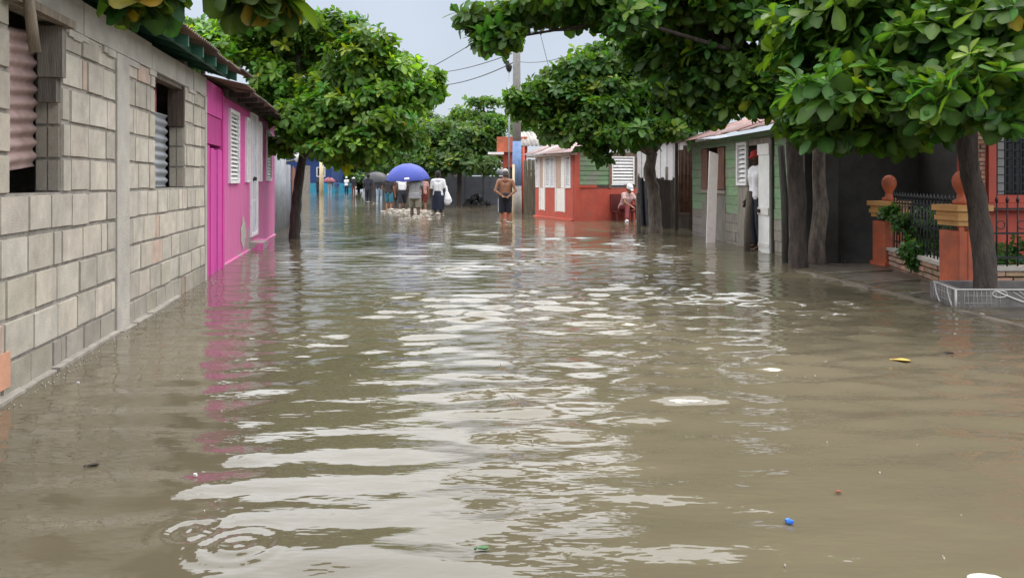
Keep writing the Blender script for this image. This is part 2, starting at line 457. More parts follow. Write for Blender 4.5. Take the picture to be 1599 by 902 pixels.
def build_water():
    xs = np.concatenate([[-300, -120, -60, -30, -16, -11], np.arange(-8.5, -2.4, 0.034), np.arange(-2.4, 2.4, 0.019), np.arange(2.4, 9.0, 0.034), [11, 16, 30, 60, 120, 300]])
    ys = list(np.arange(-14, 1.6, 0.3)); y = 1.6
    while y < 85:
        ys.append(y); y += 0.011 + 0.0042 * max(y - 1.0, 0)
    ys += [90, 100, 120, 160, 240, 400, 600]
    ys = np.array(ys)
    X, Y = np.meshgrid(xs, ys)
    H = np.zeros_like(X)
    dYr = np.gradient(ys)[:, None] * np.ones_like(X)
    fx = 0.5 + 0.5 * np.tanh((X + 1.6 - 0.0 * Y) / 0.9)
    calm = 0.46 + 0.54 * fx                                                # the wall side is stiller
    patch = np.zeros_like(X)
    for k in range(14):
        a = RNG.uniform(0, 2 * np.pi); lam = RNG.uniform(1.2, 4.0)
        patch += np.sin(2 * np.pi / lam * (X * np.cos(a) + Y * np.sin(a)) + RNG.uniform(0, 6.28))
    patch = np.clip(0.8 + 0.16 * patch, 0.35, 1.35)
    for k in range(64):
        lam = float(np.clip(np.exp(RNG.normal(np.log(0.285), 0.36)), .14, .8)) if k < 52 else float(RNG.uniform(.11, .19))
        a = np.pi / 2 + RNG.normal(0, 0.36 if k < 52 else .6) + 0.06
        slope = 0.0205 if k < 52 else 0.015
        amp = slope * lam / (2 * np.pi)
        ph = 2 * np.pi / lam * (X * np.cos(a) + Y * np.sin(a)) + RNG.uniform(0, 6.28)
        # bend the crests a little so that they do not run straight
        ph = ph + 0.9 * np.sin(X * RNG.uniform(0.6, 1.7) + RNG.uniform(0, 6.28)) + 0.7 * np.sin(Y * RNG.uniform(0.4, 1.1) + RNG.uniform(0, 6.28))
        fade = np.clip((lam / 3.2 - dYr) / (lam / 6), 0, 1)
        near = 1.0 if lam > .28 else (0.45 + 0.6 * np.clip((Y - 3.2) / 3.0, 0, 1))
        H += amp * np.sin(ph) * fade * near
    H *= calm * patch * (0.74 + 0.55 * np.clip((Y - 3.0) / 3.0, 0, 1)) * (1 + .3 * np.clip((X - .5) / 1.0, 0, 1) * np.clip((6 - Y) / 3, 0, 1))
    # rings of rain drops
    rings = [(-1.09, 2.62, 0.10), (-0.90, 2.53, 0.13), (-1.22, 2.98, 0.07), (-0.75, 2.75, 0.06), (0.35, 3.3, 0.09), (-1.5, 2.6, 0.05)]
    for k in range(26):
        yy = float(np.exp(RNG.uniform(np.log(2.4), np.log(9)))); rings.append((float(RNG.uniform(-0.5, 0.45) * yy), yy, float(RNG.uniform(0.03, 0.10))))
    for cx, cy, r0 in rings:
        r = np.hypot(X - cx, Y - cy)
        H += (0.0030 if r0 > .095 and cy < 3 else .0006) * np.exp(-((r - r0 * 0.6) / (r0 * 0.75)) ** 2) * np.cos(2 * np.pi / (0.048 + 0.12 * r0) * (r - r0)) * np.clip((0.05 - dYr) / 0.02, 0, 1)
    H -= 0.006 * np.clip(1 - dYr * 0, 0, 1) * 0
    v = np.stack([X, Y, H], -1).reshape(-1, 3)
    W = len(xs); n = len(ys)
    i = (np.arange(n - 1)[:, None] * W + np.arange(W - 1)[None]).ravel()
    q = np.stack([i, i + 1, i + 1 + W, i + W], -1)
    m = bpy.data.materials.new("muddy_flood_water"); m.use_nodes = True
    nt = m.node_tree; L = nt.links; b = nt.nodes["Principled BSDF"]
    tc = nd(nt, "ShaderNodeTexCoord")
    n1 = nd(nt, "ShaderNodeTexNoise", Scale=0.22, Detail=4.0); L.new(tc.outputs["Object"], n1.inputs["Vector"])
    rp = nd(nt, "ShaderNodeValToRGB")
    rp.color_ramp.elements[0].position = 0.35; rp.color_ramp.elements[0].color = (0.086, 0.073, 0.047, 1)
    rp.color_ramp.elements[1].position = 0.65; rp.color_ramp.elements[1].color = (0.136, 0.114, 0.076, 1)
    L.new(n1.outputs["Fac"], rp.inputs[0]); L.new(rp.outputs["Color"], b.inputs["Base Color"])
    b.inputs["Roughness"].default_value = 0.012
    b.inputs["IOR"].default_value = 1.50
    b.inputs["Specular IOR Level"].default_value = 0.5
    mp = nd(nt, "ShaderNodeMapping"); mp.inputs["Scale"].default_value = (1.0, 2.6, 1.0); L.new(tc.outputs["Object"], mp.inputs["Vector"])
    n2 = nd(nt, "ShaderNodeTexNoise", Scale=1.5, Detail=0.6, Roughness=0.4); L.new(mp.outputs[0], n2.inputs["Vector"])
    n3 = nd(nt, "ShaderNodeTexNoise", Scale=6.0, Detail=2.0); L.new(mp.outputs[0], n3.inputs["Vector"])
    b1 = nd(nt, "ShaderNodeBump", Strength=1.0, Distance=0.016); L.new(n2.outputs["Fac"], b1.inputs["Height"])
    b2 = nd(nt, "ShaderNodeBump", Strength=1.0, Distance=0.0035); L.new(n3.outputs["Fac"], b2.inputs["Height"]); L.new(b1.outputs[0], b2.inputs["Normal"])
    L.new(b2.outputs[0], b.inputs["Normal"])
    o = mesh_np("water", v, q, m)
    tag(o, kind="structure")
build_water()

def build_sidewalk():
    m = mat("wet_concrete_paving", (0.12, 0.105, 0.085), (0.05, 0.043, 0.035), scale=3.5, rough=0.34, bump=0.8, bscale=14, spec=0.4, col=True)
    n = 60; vs, fs = [], []
    # street edge, from the far end to the near end; the slab tilts up towards the houses
    edge = [(3.72, 10.9), (3.68, 10.0), (3.82, 9.0), (3.98, 7.96), (4.02, 7.0), (4.1, 6.0), (4.05, 3.0), (4.0, -6.0)]
    for i, (x, y) in enumerate(edge):
        w = [0, 0.06, 0.5, 1.2, 4.0]
        for k, d in enumerate(w):
            z = (-0.26, -0.004, 0.008, 0.022, 0.055)[k] + random.uniform(-0.004, 0.004)
            vs.append((x + d, y + (0.02 * d), z))
    for i in range(len(edge) - 1):
        for k in range(4):
            a = i * 5 + k
            fs.append((a, a + 5, a + 6, a + 1))
    b = MB(); b.add(vs, fs, None, False)
    for (x0, y0), (x1, y1) in zip(edge[1:5], edge[2:6]):      # worn kerb stones along the street edge
        a = Vector((x0 + .05, y0, 0)); c = Vector((x1 + .05, y1, 0)); K = Frame((a.x, a.y), c - a, -1); q = 0.0; ln = (c - a).length
        while q < ln - .1:
            e_ = min(q + random.uniform(.35, .8), ln)
            if random.random() > .12: K.box(b, q + .012, e_ - .012, -.05, .05, -.2, random.uniform(.012, .030), (1.9, 1.85, 1.8), inset=.004)
            q = e_
    for (xa, ya, xb, yb) in ((3.95, 9.7, 4.9, 9.9), (4.05, 8.8, 4.75, 8.95), (4.15, 8.0, 4.7, 8.05)):   # slab joints standing proud
        b.tube([(xa, ya, .022), ((xa + xb) / 2, (ya + yb) / 2 + .02, .030), (xb, yb, .034)], .010, 6, (1.7, 1.65, 1.6))
    tag(b.build("sidewalk", m), kind="structure")
build_sidewalk()

# ------------------------------------------------------------------ concrete block house (left foreground)
def block_house():
    Fw = Frame((-2.047, 0), (-0.178, 1.0), 1)
    q = math.hypot(0.178, 1)
    S = lambda Y: Y * q
    root = thing("concrete_house", (-3.2, 6.0, 0), "unpainted grey concrete block house with zinc shutters in its two window openings", "house")
    s0, s1 = S(-3.0), S(9.25)
    w1 = (S(4.28), S(5.0), 1.12, 2.22)
    w2 = (S(7.1), S(8.22), 1.12, 2.20)
    ops = [w1, w2]
    top = 2.42
    core = MB()
    Fw.wall(core, s0, s1, -0.3, top, -0.15, 0, ops)
    # far end, near end and back walls
    Fw.box(core, s1 - 0.15, s1, -4.5, -0.15, -0.3, top)
    for aa, bb in ((s1 - 0.15, s1), (s0, s0 + 0.15)):
        g = [Fw.p(aa, -4.5, top), Fw.p(bb, -4.5, top), Fw.p(bb, -0.2, top), Fw.p(aa, -0.2, top)]
        core.hexa([g[0], g[3], g[2], g[1], Fw.p(aa, -4.5, 3.96), Fw.p(aa, -0.2, 2.66), Fw.p(bb, -0.2, 2.66), Fw.p(bb, -4.5, 3.96)])
    Fw.box(core, s0, s0 + 0.15, -4.5, -0.15, -0.3, top)
    Fw.box(core, s0, s1, -4.65, -4.5, -0.3, 3.98)
    wall = core.build("wall", M_mortar, root)
    # blocks set proud of the mortar
    bl = MB()
    p1 = (S(6.02), S(6.32)); p2 = (s1 - 0.09, s1)
    solid = [(p1[0], p1[1], -1, 9), (p2[0], p2[1], -1, 9)]
    zrow = -0.04; row = 0
    while zrow < 2.15:
        h = 0.221
        if zrow + h > 2.2: h = 2.2 - zrow
        for seg in ((s0, p1[0]), (p1[1], p2[0])):
            a = seg[0] + random.uniform(0.0, 0.2)
            first = True
            while a < seg[1] - 0.03:
                L_ = 0.345 * random.uniform(0.90, 1.10) if random.random() > 0.13 else random.uniform(0.08, 0.2)
                if first: L_ = random.uniform(0.12, 0.38); a = seg[0]; first = False
                b_ = min(a + L_, seg[1])
                if seg[1] - b_ < 0.09: b_ = seg[1]
                pieces = [(a, b_)]
                for o in ops:
                    if zrow + h > o[2] + 0.03 and zrow < o[3] - 0.03:
                        nxt = []
                        for (u, v) in pieces:
                            if v <= o[0] or u >= o[1]: nxt.append((u, v)); continue
                            if u < o[0]: nxt.append((u, o[0]))
                            if v > o[1]: nxt.append((o[1], v))
                        pieces = nxt
                for (u, v) in pieces:
                    if v - u < 0.035: continue
                    g = random.uniform(0.003, 0.008)
                    r = random.random()
                    if r < 0.035: c = (1.0, 0.84, 0.80)
                    elif r < 0.08: c = (0.93, 0.94, 0.90)
                    elif r < 0.22: c = (0.80, 0.80, 0.80)
                    else: c = tint(1.0, 0.10, 0.02)
                    pass
                    dz = random.uniform(-0.004, 0.004)
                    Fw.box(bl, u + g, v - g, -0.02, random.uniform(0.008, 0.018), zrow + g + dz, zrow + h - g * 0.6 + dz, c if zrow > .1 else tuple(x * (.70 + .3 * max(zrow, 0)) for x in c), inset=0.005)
                a = b_
        zrow += 0.232; row += 1
    for w in ops:                                            # block ends seen in the far reveals
        z = w[2] + .01
        while z < 1.72:
            for ta, tb in ((-.142, -.078), (-.072, -.004)):
                c0 = Fw.p(w[1], (ta + tb) / 2, z + .10)
                bl.box(c0 - Fw.d * .004, (.064 * .98, .018, .196), math.atan2(Fw.n.y, Fw.n.x), tint(.8, .1, .02))
            z += .2165
    bl.build("block_courses", M_block, root)
    pl = MB()
    Fw.box(pl, p1[0], p1[1], -0.02, 0.026, -0.3, 2.20)
    Fw.box(pl, p2[0], p2[1] + 0.003, -0.153, 0.022, -0.3, 2.20)
    # tie beam over the windows, cast in lengths
    cuts = [s0, S(1.5), S(3.4), S(4.2), S(5.35), S(6.3), S(7.0), S(7.85), S(8.6), s1]
    for a, b_ in zip(cuts, cuts[1:]):
        Fw.box(pl, a + 0.004, b_ - 0.004, -0.02, 0.012 + random.uniform(0, 0.012), 2.205, top + random.uniform(-0.0, 0.03), inset=0.004)
    for k in range(22):    # squeezed out mortar lumps under the beam
        a = random.uniform(S(4.9), s1 - 0.2)
        if w2[0] - 0.1 < a < w2[1] + 0.1: continue
        Fw.box(pl, a, a + random.uniform(0.1, 0.35), -0.01, random.uniform(0.012, 0.03), 2.2 - random.uniform(0.01, 0.06), 2.206, inset=0.006)
    pl.build("pilaster", M_plaster, root)
    ft = MB()
    a = s0
    while a < S(7.6):
        b_ = a + random.uniform(0.35, 0.7)
        Fw.box(ft, a, b_ - 0.01, 0.0, random.uniform(0.045, 0.07), -0.3, 0.018 + random.uniform(-0.008, 0.012), inset=0.006)
        a = b_
    ft.build("footing", M_mortar, root)
    pp = MB(); Fw.box(pp, S(4.02), S(4.265), .0185, .0215, .055, .255, inset=.001); pp.build("paint_patch", mat("peach_paint", (.60, .30, .19), (.45, .24, .16), scale=9, rough=.8), root)
    # window 1: timber lined, pink zinc sheet hung inside and slipping down
    wn = MB()
    Fw.box(wn, w1[0] - 0.10, w1[1] + 0.05, 0.02, 0.075, 2.19, 2.24, (0.95, 0.85, 0.75))      # bare lintel stick, a bit proud
    Fw.box(wn, w1[1] - 0.07, w1[1] - 0.004, -0.11, 0.035, 1.86, 2.186, (0.9, 0.9, 0.9))
    Fw.box(wn, w1[1] - 0.06, w1[1] - 0.003, -0.11, -0.005, 1.70, 1.858, (0.6, 0.6, 0.6))
    fr = wn.build("window_frame", M_wood_raw, root)
    st = MB()
    st.tube([Fw.p(w1[0] - 0.02, 0.085, 2.45), Fw.p(w1[0] + 0.10, 0.10, 1.93)], [0.028, 0.032], 7, (1.2, 1.1, 1.0))
    st.build("prop_stick", M_wood_raw, fr)
    sh = MB()
    sh.sheet(Fw.p(w1[0] - 0.03, -0.125, 1.22), Vector((0, 0, 1)) + Fw.d * 0.03, Fw.d + Vector((0, 0, 0.10)), 0.86, 0.69, 0.014, 0.085)
    sh.build("zinc_shutter", M_shutter_pink, root)
    # window 2
    f2 = MB()
    Fw.box(f2, w2[1] - 0.05, w2[1] - 0.003, -0.149, 0.01, 1.77, 2.195, (0.45, 0.36, 0.33))
    Fw.box(f2, w2[0] + 0.003, w2[1] - 0.055, -0.10, -0.01, 2.16, 2.197, (0.6, 0.55, 0.5))
    f2.build("window_frame", M_wood_raw, root)
    s2 = MB()
    s2.sheet(Fw.p(w2[0] - 0.02, -0.13, 1.13), (0, 0, 1), Fw.d, 0.74, 0.98, 0.014, 0.085)
    s2.build("zinc_shutter", M_zinc, root)
    cu = MB()
    cu.sheet(Fw.p(w2[0] - 0.02, -0.165, 1.80), Fw.d, (0, 0, 1), 0.72, 0.40, 0.008, 0.13)
    cu.build("curtain", M_curtain, root)
    # roof: sheets over green rafters
    rf = MB()
    slope = 0.30
    up = (-Fw.n + Vector((0, 0, slope))).normalized()
    a = s0
    while a < s1 + 0.35:
        rf.sheet(Fw.p(a, 0.40 + random.uniform(-0.05, 0.06), 2.545 + random.uniform(0, 0.012)), Fw.d, up, 0.78, 5.3, 0.011, 0.076, col=tint(0.9, 0.25, 0.08))
        a += 0.70
    roof = rf.build("roof", M_rust, root)
    ra = MB()
    a = s0 + 0.2
    while a < s1 + 0.25:
        pts = [Fw.p(a, 0.33, 2.42), Fw.p(a + 0.05, 0.33, 2.42), Fw.p(a + 0.05, -0.9, 2.42 + 1.23 * slope), Fw.p(a, -0.9, 2.42 + 1.23 * slope)]
        ra.hexa(pts + [p + Vector((0, 0, 0.10)) for p in pts], tint(1.0, 0.2, 0.05))
        a += 0.62
    Fw.box(ra, s0, s1 + 0.35, 0.20, 0.225, 2.455, 2.535)
    ra.build("rafters", M_green_raf, roof)
    # a higher rusty sheet over the rear room, seen past the eave
    r2 = MB()
    r2.sheet(Fw.p(s1 + 0.25, -0.05, 2.86), Fw.d, up, 1.0, 3.0, 0.012, 0.09, col=(0.55, 0.5, 0.5))
    for a in (s1 + 0.3, s1 + 1.1):
        r2.tube([Fw.p(a, -0.25, 2.4), Fw.p(a, -0.25, 2.92)], 0.03, 6, (0.5, 0.5, 0.5))
    r2.build("rear_roof_sheet", M_rust, root)
    return Fw
FW = block_house()

# ------------------------------------------------------------------ pink gate and pink house
def pink_house():
    q = math.hypot(0.19, 1); S = lambda Y: Y * q
    F = Frame((-1.993, 0), (-0.19, 1.0), 1)
    # plank gate that closes the gap between the two houses
    g = thing("plank_gate", (-3.85, 9.9, 0), "bright magenta plank gate closing the gap beside the grey block house", "gate")
    A, B = Vector((-3.765, 9.42, 0)), Vector((-4.02, 10.66, 0))
    G = Frame((A.x, A.y), (B - A), 1)
    Ln = (B - A).length
    mb = MB(); a = 0.0
    for k in range(5):
        w = Ln / 5
        zt = 1.62 + random.uniform(-0.03, 0.03)
        G.box(mb, a + 0.006, a + w - 0.006, -0.02, 0.012 + 0.012 * (k % 2), -0.28 + random.uniform(0, 0.03), zt, tint(1.0, 0.12, 0.05), inset=0.004)
        a += w
    mb.build("planks", M_pink_plain, g)
    mb = MB()
    G.box(mb, 0.02, Ln - 0.02, -0.06, -0.022, 0.1, 0.2); G.box(mb, 0.02, Ln - 0.02, -0.06, -0.022, 1.4, 1.5)
    G.box(mb, 0.0, Ln, -0.03, 0.0, 1.66, 2.02, (0.8, 0.7, 0.75)); G.box(mb, 0.0, Ln, -0.045, 0.012, 2.03, 2.44, (1.05, 1, 1))
    G.box(mb, Ln - 0.1, Ln + 0.02, -0.10, 0.03, -0.3, 2.4, (1, 1, 1))
    mb.build("upper_boards", M_pink_plain, g)

    root = thing("wooden_house", (-5.2, 13.5, 0), "bright pink house with white louvred windows and a narrow white door", "house")
    s0, s1 = S(10.67), S(16.75)
    T = 2.46
    wins = [("louvred_window", S(11.12), S(11.95), 1.15, 2.24), ("shutter", S(12.66), S(13.02), 1.16, 2.24),
            ("door", S(13.2), S(13.98), 0.22, 2.40), ("shutter", S(14.14), S(14.55), 1.17, 2.28), ("louvred_window", S(15.3), S(16.05), 1.18, 2.2)]
    ops = [(w[1] + .02, w[2] - .02, w[3] + .02, w[4] - .02) for w in wins]
    mb = MB()
    F.wall(mb, s0, s1, -0.3, T, -0.14, 0, ops)
    F.box(mb, s0, s0 + 0.14, -4, -0.14, -0.3, T); F.box(mb, s1 - 0.14, s1, -4, -0.14, -0.3, T); F.box(mb, s0, s1, -4.14, -4, -0.3, T)
    mb.build("wall", M_pink, root)
    pm = MB(); ns = 26; c0 = F.p(S(12.45), 0.006, .34)     # bare cement where the paint has gone
    ring = [c0 + F.d * (.34 * random.uniform(.55, 1.1) * math.cos(t)) + Vector((0, 0, .24 * random.uniform(.6, 1.15) * math.sin(t))) for t in np.linspace(0, 6.283, ns, endpoint=False)]
    pm.add([c0 + F.n * .006] + ring, [(0, i + 1, (i + 1) % ns + 1) for i in range(ns)])
    pm.build("cement_patch", M_plaster, root)
    mb = MB(); F.box(mb, s0, s1, 0.0, 0.03, -0.3, 0.03, inset=0.01)
    F.box(mb, S(13.1), S(14.05), 0.0, 0.22, -0.3, 0.14, inset=0.02)
    mb.build("plinth", M_pink, root)
    for nm, a, b, z0, z1 in wins:
        fr = MB(); F.frame_rect(fr, a, b, z0, z1, 0.05, -0.05, 0.035)
        if nm == "door":
            d = fr.build("door", M_white, root)
            pn = MB()
            F.box(pn, a + .052, (a + b) / 2 - .004, -0.04, 0.0, z0 + .052, z1 - .052, (0.8, 0.82, 0.9)); F.box(pn, (a + b) / 2 + .004, b - .052, -0.04, 0.002, z0 + .052, z1 - .052, (0.8, 0.82, 0.9))
            for zz in (z0 + .2, z0 + 1.0, z0 + 1.6):
                F.box(pn, a + .1, (a + b) / 2 - .04, 0.0, 0.012, zz, zz + .42, (0.74, 0.76, 0.85), inset=.01); F.box(pn, (a + b) / 2 + .04, b - .1, 0.002, 0.014, zz, zz + .42, (0.74, 0.76, 0.85), inset=.01)
            pn.build("panel", M_white, d)
            h = MB(); F.box(h, (a + b) / 2 - .05, (a + b) / 2 + .02, 0.0, 0.06, 1.18, 1.26, inset=.01); h.build("handle", M_iron, d)
        else:
            w = fr.build(nm, M_white, root)
            sl = MB(); F.louvres(sl, a + .052, b - .052, z0 + .05, z1 - .05, 0.062, -0.03, 0.045)
            F.box(sl, a + .05, b - .05, -0.05, -0.033, z0 + .03, z1 - .03, (0.9, 0.9, 0.9))
            sl.build("slats", M_white, w)
    # corrugated roof, sheets stepped and sagging along the eave
    mb = MB(); up = (-F.n + Vector((0, 0, 0.22))).normalized()
    a = s0 - 0.55
    k = 0
    while a < s1 + 0.1:
        mb.sheet(F.p(a, 0.42 - 0.012 * k + random.uniform(-0.04, 0.04), 2.46 - 0.006 * k + random.uniform(-.006, .006)), F.d, up, 0.82, 4.6, 0.011, 0.076, col=tint(1.0, 0.3, 0.08))
        a += 0.74; k += 1
    roof = mb.build("roof", M_rust, root)
    mb = MB()
    F.box(mb, s0 - .1, s1 + .1, 0.02, 0.06, 2.36, 2.46, (0.25, 0.22, 0.22))  # eave timbers tinted dark to stand for the shaded underside
    a = s0 + .2
    while a < s1:
        F.box(mb, a, a + .05, 0.061, 0.34, 2.37, 2.44, (0.22, 0.2, 0.2)); a += .75
    mb.build("eave_timber", M_wood_raw, roof)
    return F
FP = pink_house()

# patched fence of zinc and boards past the pink house
def left_fence():
    q = math.hypot(0.19, 1); S = lambda Y: Y * q
    F = Frame((-1.993, 0), (-0.19, 1.0), 1)
    root = thing("patched_fence", (-5.6, 19, 0), "patched fence of grey zinc, brown and white boards past the pink house", "fence")
    mb = MB()
    mb.sheet(F.p(S(17.0), -0.05, -0.3), F.d, (0, 0, 1), 2.6, 2.2, 0.012, 0.09, col=(0.8, 0.8, 0.8))
    mb.sheet(F.p(S(19.5), -0.05, -0.3), F.d, (0, 0, 1), 1.2, 1.9, 0.012, 0.09, col=(0.6, 0.58, 0.6))
    mb.build("zinc_panel", M_zinc, root)
    mb = MB()
    for k in range(5):
        F.box(mb, S(20.7) + k * .17, S(20.7) + k * .17 + .15, -.03, .01, -.3, 1.5 + random.uniform(-.1, .1), (0.85 + .1 * (k % 2), .45, .36))
    mb.build("brown_boards", M_wood_raw, root)
    mb = MB()
    for k in range(6):
        F.box(mb, S(21.7) + k * .17, S(21.7) + k * .17 + .16, -.03, .01, -.3, 1.35 + random.uniform(-.05, .05), tint(1, .1, .02))
    for k in range(3):
        F.box(mb, S(20.4), S(22.4), .05, .08, .05 + k * .11, .11 + k * .11, tint(1, .1, .02))
    mb.build("white_boards", M_white, root)
    l = thing("round_fixture", F.p(S(19.6), 0.0, 1.75), "small round white fixture on the patched fence beside the left tree", "lamp")  # round white object on a bracket, its use left open
    mb = MB(); mb.tube([F.p(S(19.6), -0.1, -.28), F.p(S(19.6), -0.1, 1.7)], .035, 8); mb.tube([F.p(S(19.6), -0.1, 1.66), F.p(S(19.6), 0.25, 1.72)], .02, 8); mb.build("bracket", M_wood_raw, l)
    mb = MB(); mb.lathe(F.p(S(19.6), .3, 1.63), [(0.02, 0), (.10, .03), (.15, .10), (.15, .18), (.10, .26), (.02, .29)], 16); mb.build("globe", M_white, l)
left_fence()

# ------------------------------------------------------------------ far end of the street
def far_end():
    # deep blue house with a turquoise lower band
    r = thing("house", (-20, 73, 0), "deep blue house with a turquoise base at the far left end of the flooded street", "house")
    F = Frame((-21.5, 72), (1, 0), 1)
    mb = MB(); F.wall(mb, 0, 4.6, 0.9, 3.6, -.2, 0, [(1.8, 2.6, .9, 2.6), (3.2, 4.0, 1.5, 2.4)]); F.box(mb, 0, .2, -5, -.2, -.3, 3.6); F.box(mb, 4.4, 4.6, -5, -.2, -.3, 3.6); F.box(mb, 0, 4.6, -5.2, -5, -.3, 3.6)
    mb.build("wall", M_blue_wall, r)
    mb = MB(); F.box(mb, -.02, 1.8, -.2, .03, -.3, .9); F.box(mb, 2.6, 6.6, -.2, .03, -.3, .9); mb.build("base_band", M_turq, r)
    mb = MB(); F.box(mb, 1.82, 2.58, -.12, -.05, -.3, 2.58); mb.build("door", M_wood_raw, r)
    for a in (3.2,):
        mb = MB(); F.frame_rect(mb, a, a + .8, 1.5, 2.4, .06, -.1, .04); w = mb.build("window", M_white, r)
        mb = MB(); F.louvres(mb, a + .06, a + .74, 1.56, 2.34, .12, -.08, .07); mb.build("slats", M_dark, w)
    mb = MB(); mb.sheet(F.p(-.3, .5, 3.55), F.d, -F.n + Vector((0, 0, .25)), 5.2, 6.2, .02, .3, col=(.6, .6, .6)); mb.build("roof", M_rust, r)
    # pale yellow post
    p = thing("post", P(502, 303, 66), "pale yellow post standing in front of the turquoise base at the street's end", "post")
    c = P(502, 281, 66)
    mb = MB(); mb.tube([(c.x, 66, -.3), (c.x, 66, 1.6), (c.x, 66, 3.0)], [.19, .18, .17], 10); mb.build("shaft", M_cream, p)
    mb = MB(); mb.lathe((c.x, 66, 3.0), [(.24, 0), (.24, .1), (.1, .2)], 10); mb.build("cap", M_cream, p)
    # long slate wall where the street bends
    w = thing("boundary_wall", (-1.7, 38, 0), "long slate grey boundary wall behind the far tree and the coral kiosk", "wall")
    F = Frame((-11, 38), (1, 0), 1)
    mb = MB(); F.box(mb, 7.0, 12.4, -.2, 0, -.3, 1.38); F.box(mb, 7.0, 12.4, 0, .06, -.3, .09)
    mb.build("wall", M_slate_wall, w)
    for k in range(5):
        mb = MB(); F.box(mb, 7.1 + k * 1.25, 7.38 + k * 1.25, -.24, .04, .09, 1.46); mb.build("pier", M_slate_wall, w)
    mb = MB(); mb.sheet(F.p(7.2, -.3, 1.42), F.d, (0, 0, 1), 4.6, .42, .02, .15); mb.build("zinc_topping", M_zinc, w)
    # white roofed house glimpsed between the far crowns
    h = thing("house", (-8.5, 62, 0), "white house mostly hidden behind the trees, only its pale roof edge showing", "house")
    F = Frame((-11.5, 60), (1, 0), 1)
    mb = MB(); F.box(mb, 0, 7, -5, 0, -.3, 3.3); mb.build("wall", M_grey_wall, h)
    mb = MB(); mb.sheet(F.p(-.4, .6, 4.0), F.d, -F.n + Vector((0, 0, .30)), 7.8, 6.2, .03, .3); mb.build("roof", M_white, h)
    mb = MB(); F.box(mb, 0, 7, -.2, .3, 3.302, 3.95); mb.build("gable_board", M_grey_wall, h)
far_end()

def heap(name, c, r, m, label, cat, n=26, lump=0.35, flat=0.6):
    o = MB()
    for k in range(n):
        a = random.uniform(0, 6.28); d = random.uniform(0, 1) ** .6 * r
        p = Vector(c) + Vector((math.cos(a) * d, math.sin(a) * d * .6, max(0, (1 - d / r)) * r * flat - .05))
        s = random.uniform(.5, 1) * r * lump
        o.box(p, (s, s * .8, s * .6), random.uniform(0, 3), tint(1, .3), tilt=('X', random.uniform(-.5, .5)))
    q = o.build(name, m)
    tag(q, label, cat)
    return q

# ------------------------------------------------------------------ utility pole, cables
def utility_pole():
    b = P(808, 333, 27.7)
    r = thing("utility_pole", (b.x, b.y, 0), "tall grey concrete utility pole with a blue painted band", "pole")
    x, y = b.x, b.y
    mb = MB(); mb.tube([(x, y, -.3), (x - .02, y, 1.0)], [.168, .164], 14); mb.tube([(x - .02, y, 2.58), (x - .03, y, 5.5), (x - .04, y, 9.2)], [.152, .136, .115], 14); mb.build("shaft", M_pole, r)
    mb = MB(); mb.tube([(x - .02, y, .99), (x - .02, y, 2.59)], [.167, .157], 14); mb.build("blue_band", M_pole_blue, r)
    mb = MB(); mb.box((x - .04, y - .16, 8.6), (1.5, .1, .1)); mb.build("crossarm", M_wood_raw, r)
    for dx in (-.65, 0.45):
        mb = MB(); mb.lathe((x + dx, y - .16, 8.65), [(.03, 0), (.06, .03), (.03, .06), (.06, .09), (.02, .13)], 10); mb.build("insulator", M_white, r)
    m = thing("service_mast", P(795, 110, 28.6), "thin grey service mast with a black weatherhead left of the utility pole", "mast")
    c = P(795, 112, 28.6)
    mb = MB(); mb.tube([(c.x, c.y, 1.0), (c.x, c.y, c.z)], .035, 8); mb.build("conduit", M_zinc, m)
    mb = MB(); mb.tube([c, c + Vector((0, 0, .16)), c + Vector((-.08, -.05, .34))], [.07, .13, .07], 10); mb.box(c + Vector((-.1, -.05, .34)), (.2, .12, .1)); mb.build("weatherhead", M_rubber, m)
    # leaning yellow slat
    s = MB(); p0 = P(801, 334, 27.0); s.tube([(p0.x + .02, 27.2, -.3), (p0.x + .02, 27.3, 1.75)], .06, 4); tag(s.build("yellow_plank", M_cream), "thin yellow plank propped against the base of the utility pole", "plank")

def cable(a, b, sag, r, label, grp="overhead cables"):
    a, b = Vector(a), Vector(b); pts = []
    for k in range(25):
        t = k / 24; p = a.lerp(b, t); p.z -= sag * 4 * t * (1 - t); pts.append(p)
    mb = MB(); mb.tube(pts, r, 5); tag(mb.build("cable", M_rubber), label, "cable", grp)
utility_pole()
px_ = (808 - 799.5) / 1200 * 27.7
cable((px_ - .1, 27.7, 7.2), P(540, 165, 19), .25, .014, "cable sloping from the utility pole down into the left tree")
cable((px_ - .1, 27.7, 5.45), P(655, 132, 44), .35, .02, "cable running low across the sky left of the pole, towards the far trees")
cable((px_ + .1, 27.7, 5.45), P(1010, 28, 15.5), .30, .010, "cable rising from the pole to the right tree crown")
cable((px_ - .3, 27.6, 8.72), P(505, -60, 12), .2, .007, "thin cable high at the top of the sky left of the pole")
cable((px_ + .3, 27.6, 8.72), P(872, 160, 24.5), .15, .010, "thin cable dropping from the pole top to the mid tree")
cable((px_ - .2, 27.7, 5.75), P(650, 112, 50), .30, .018, "thinner cable just above the low cable left of the pole")

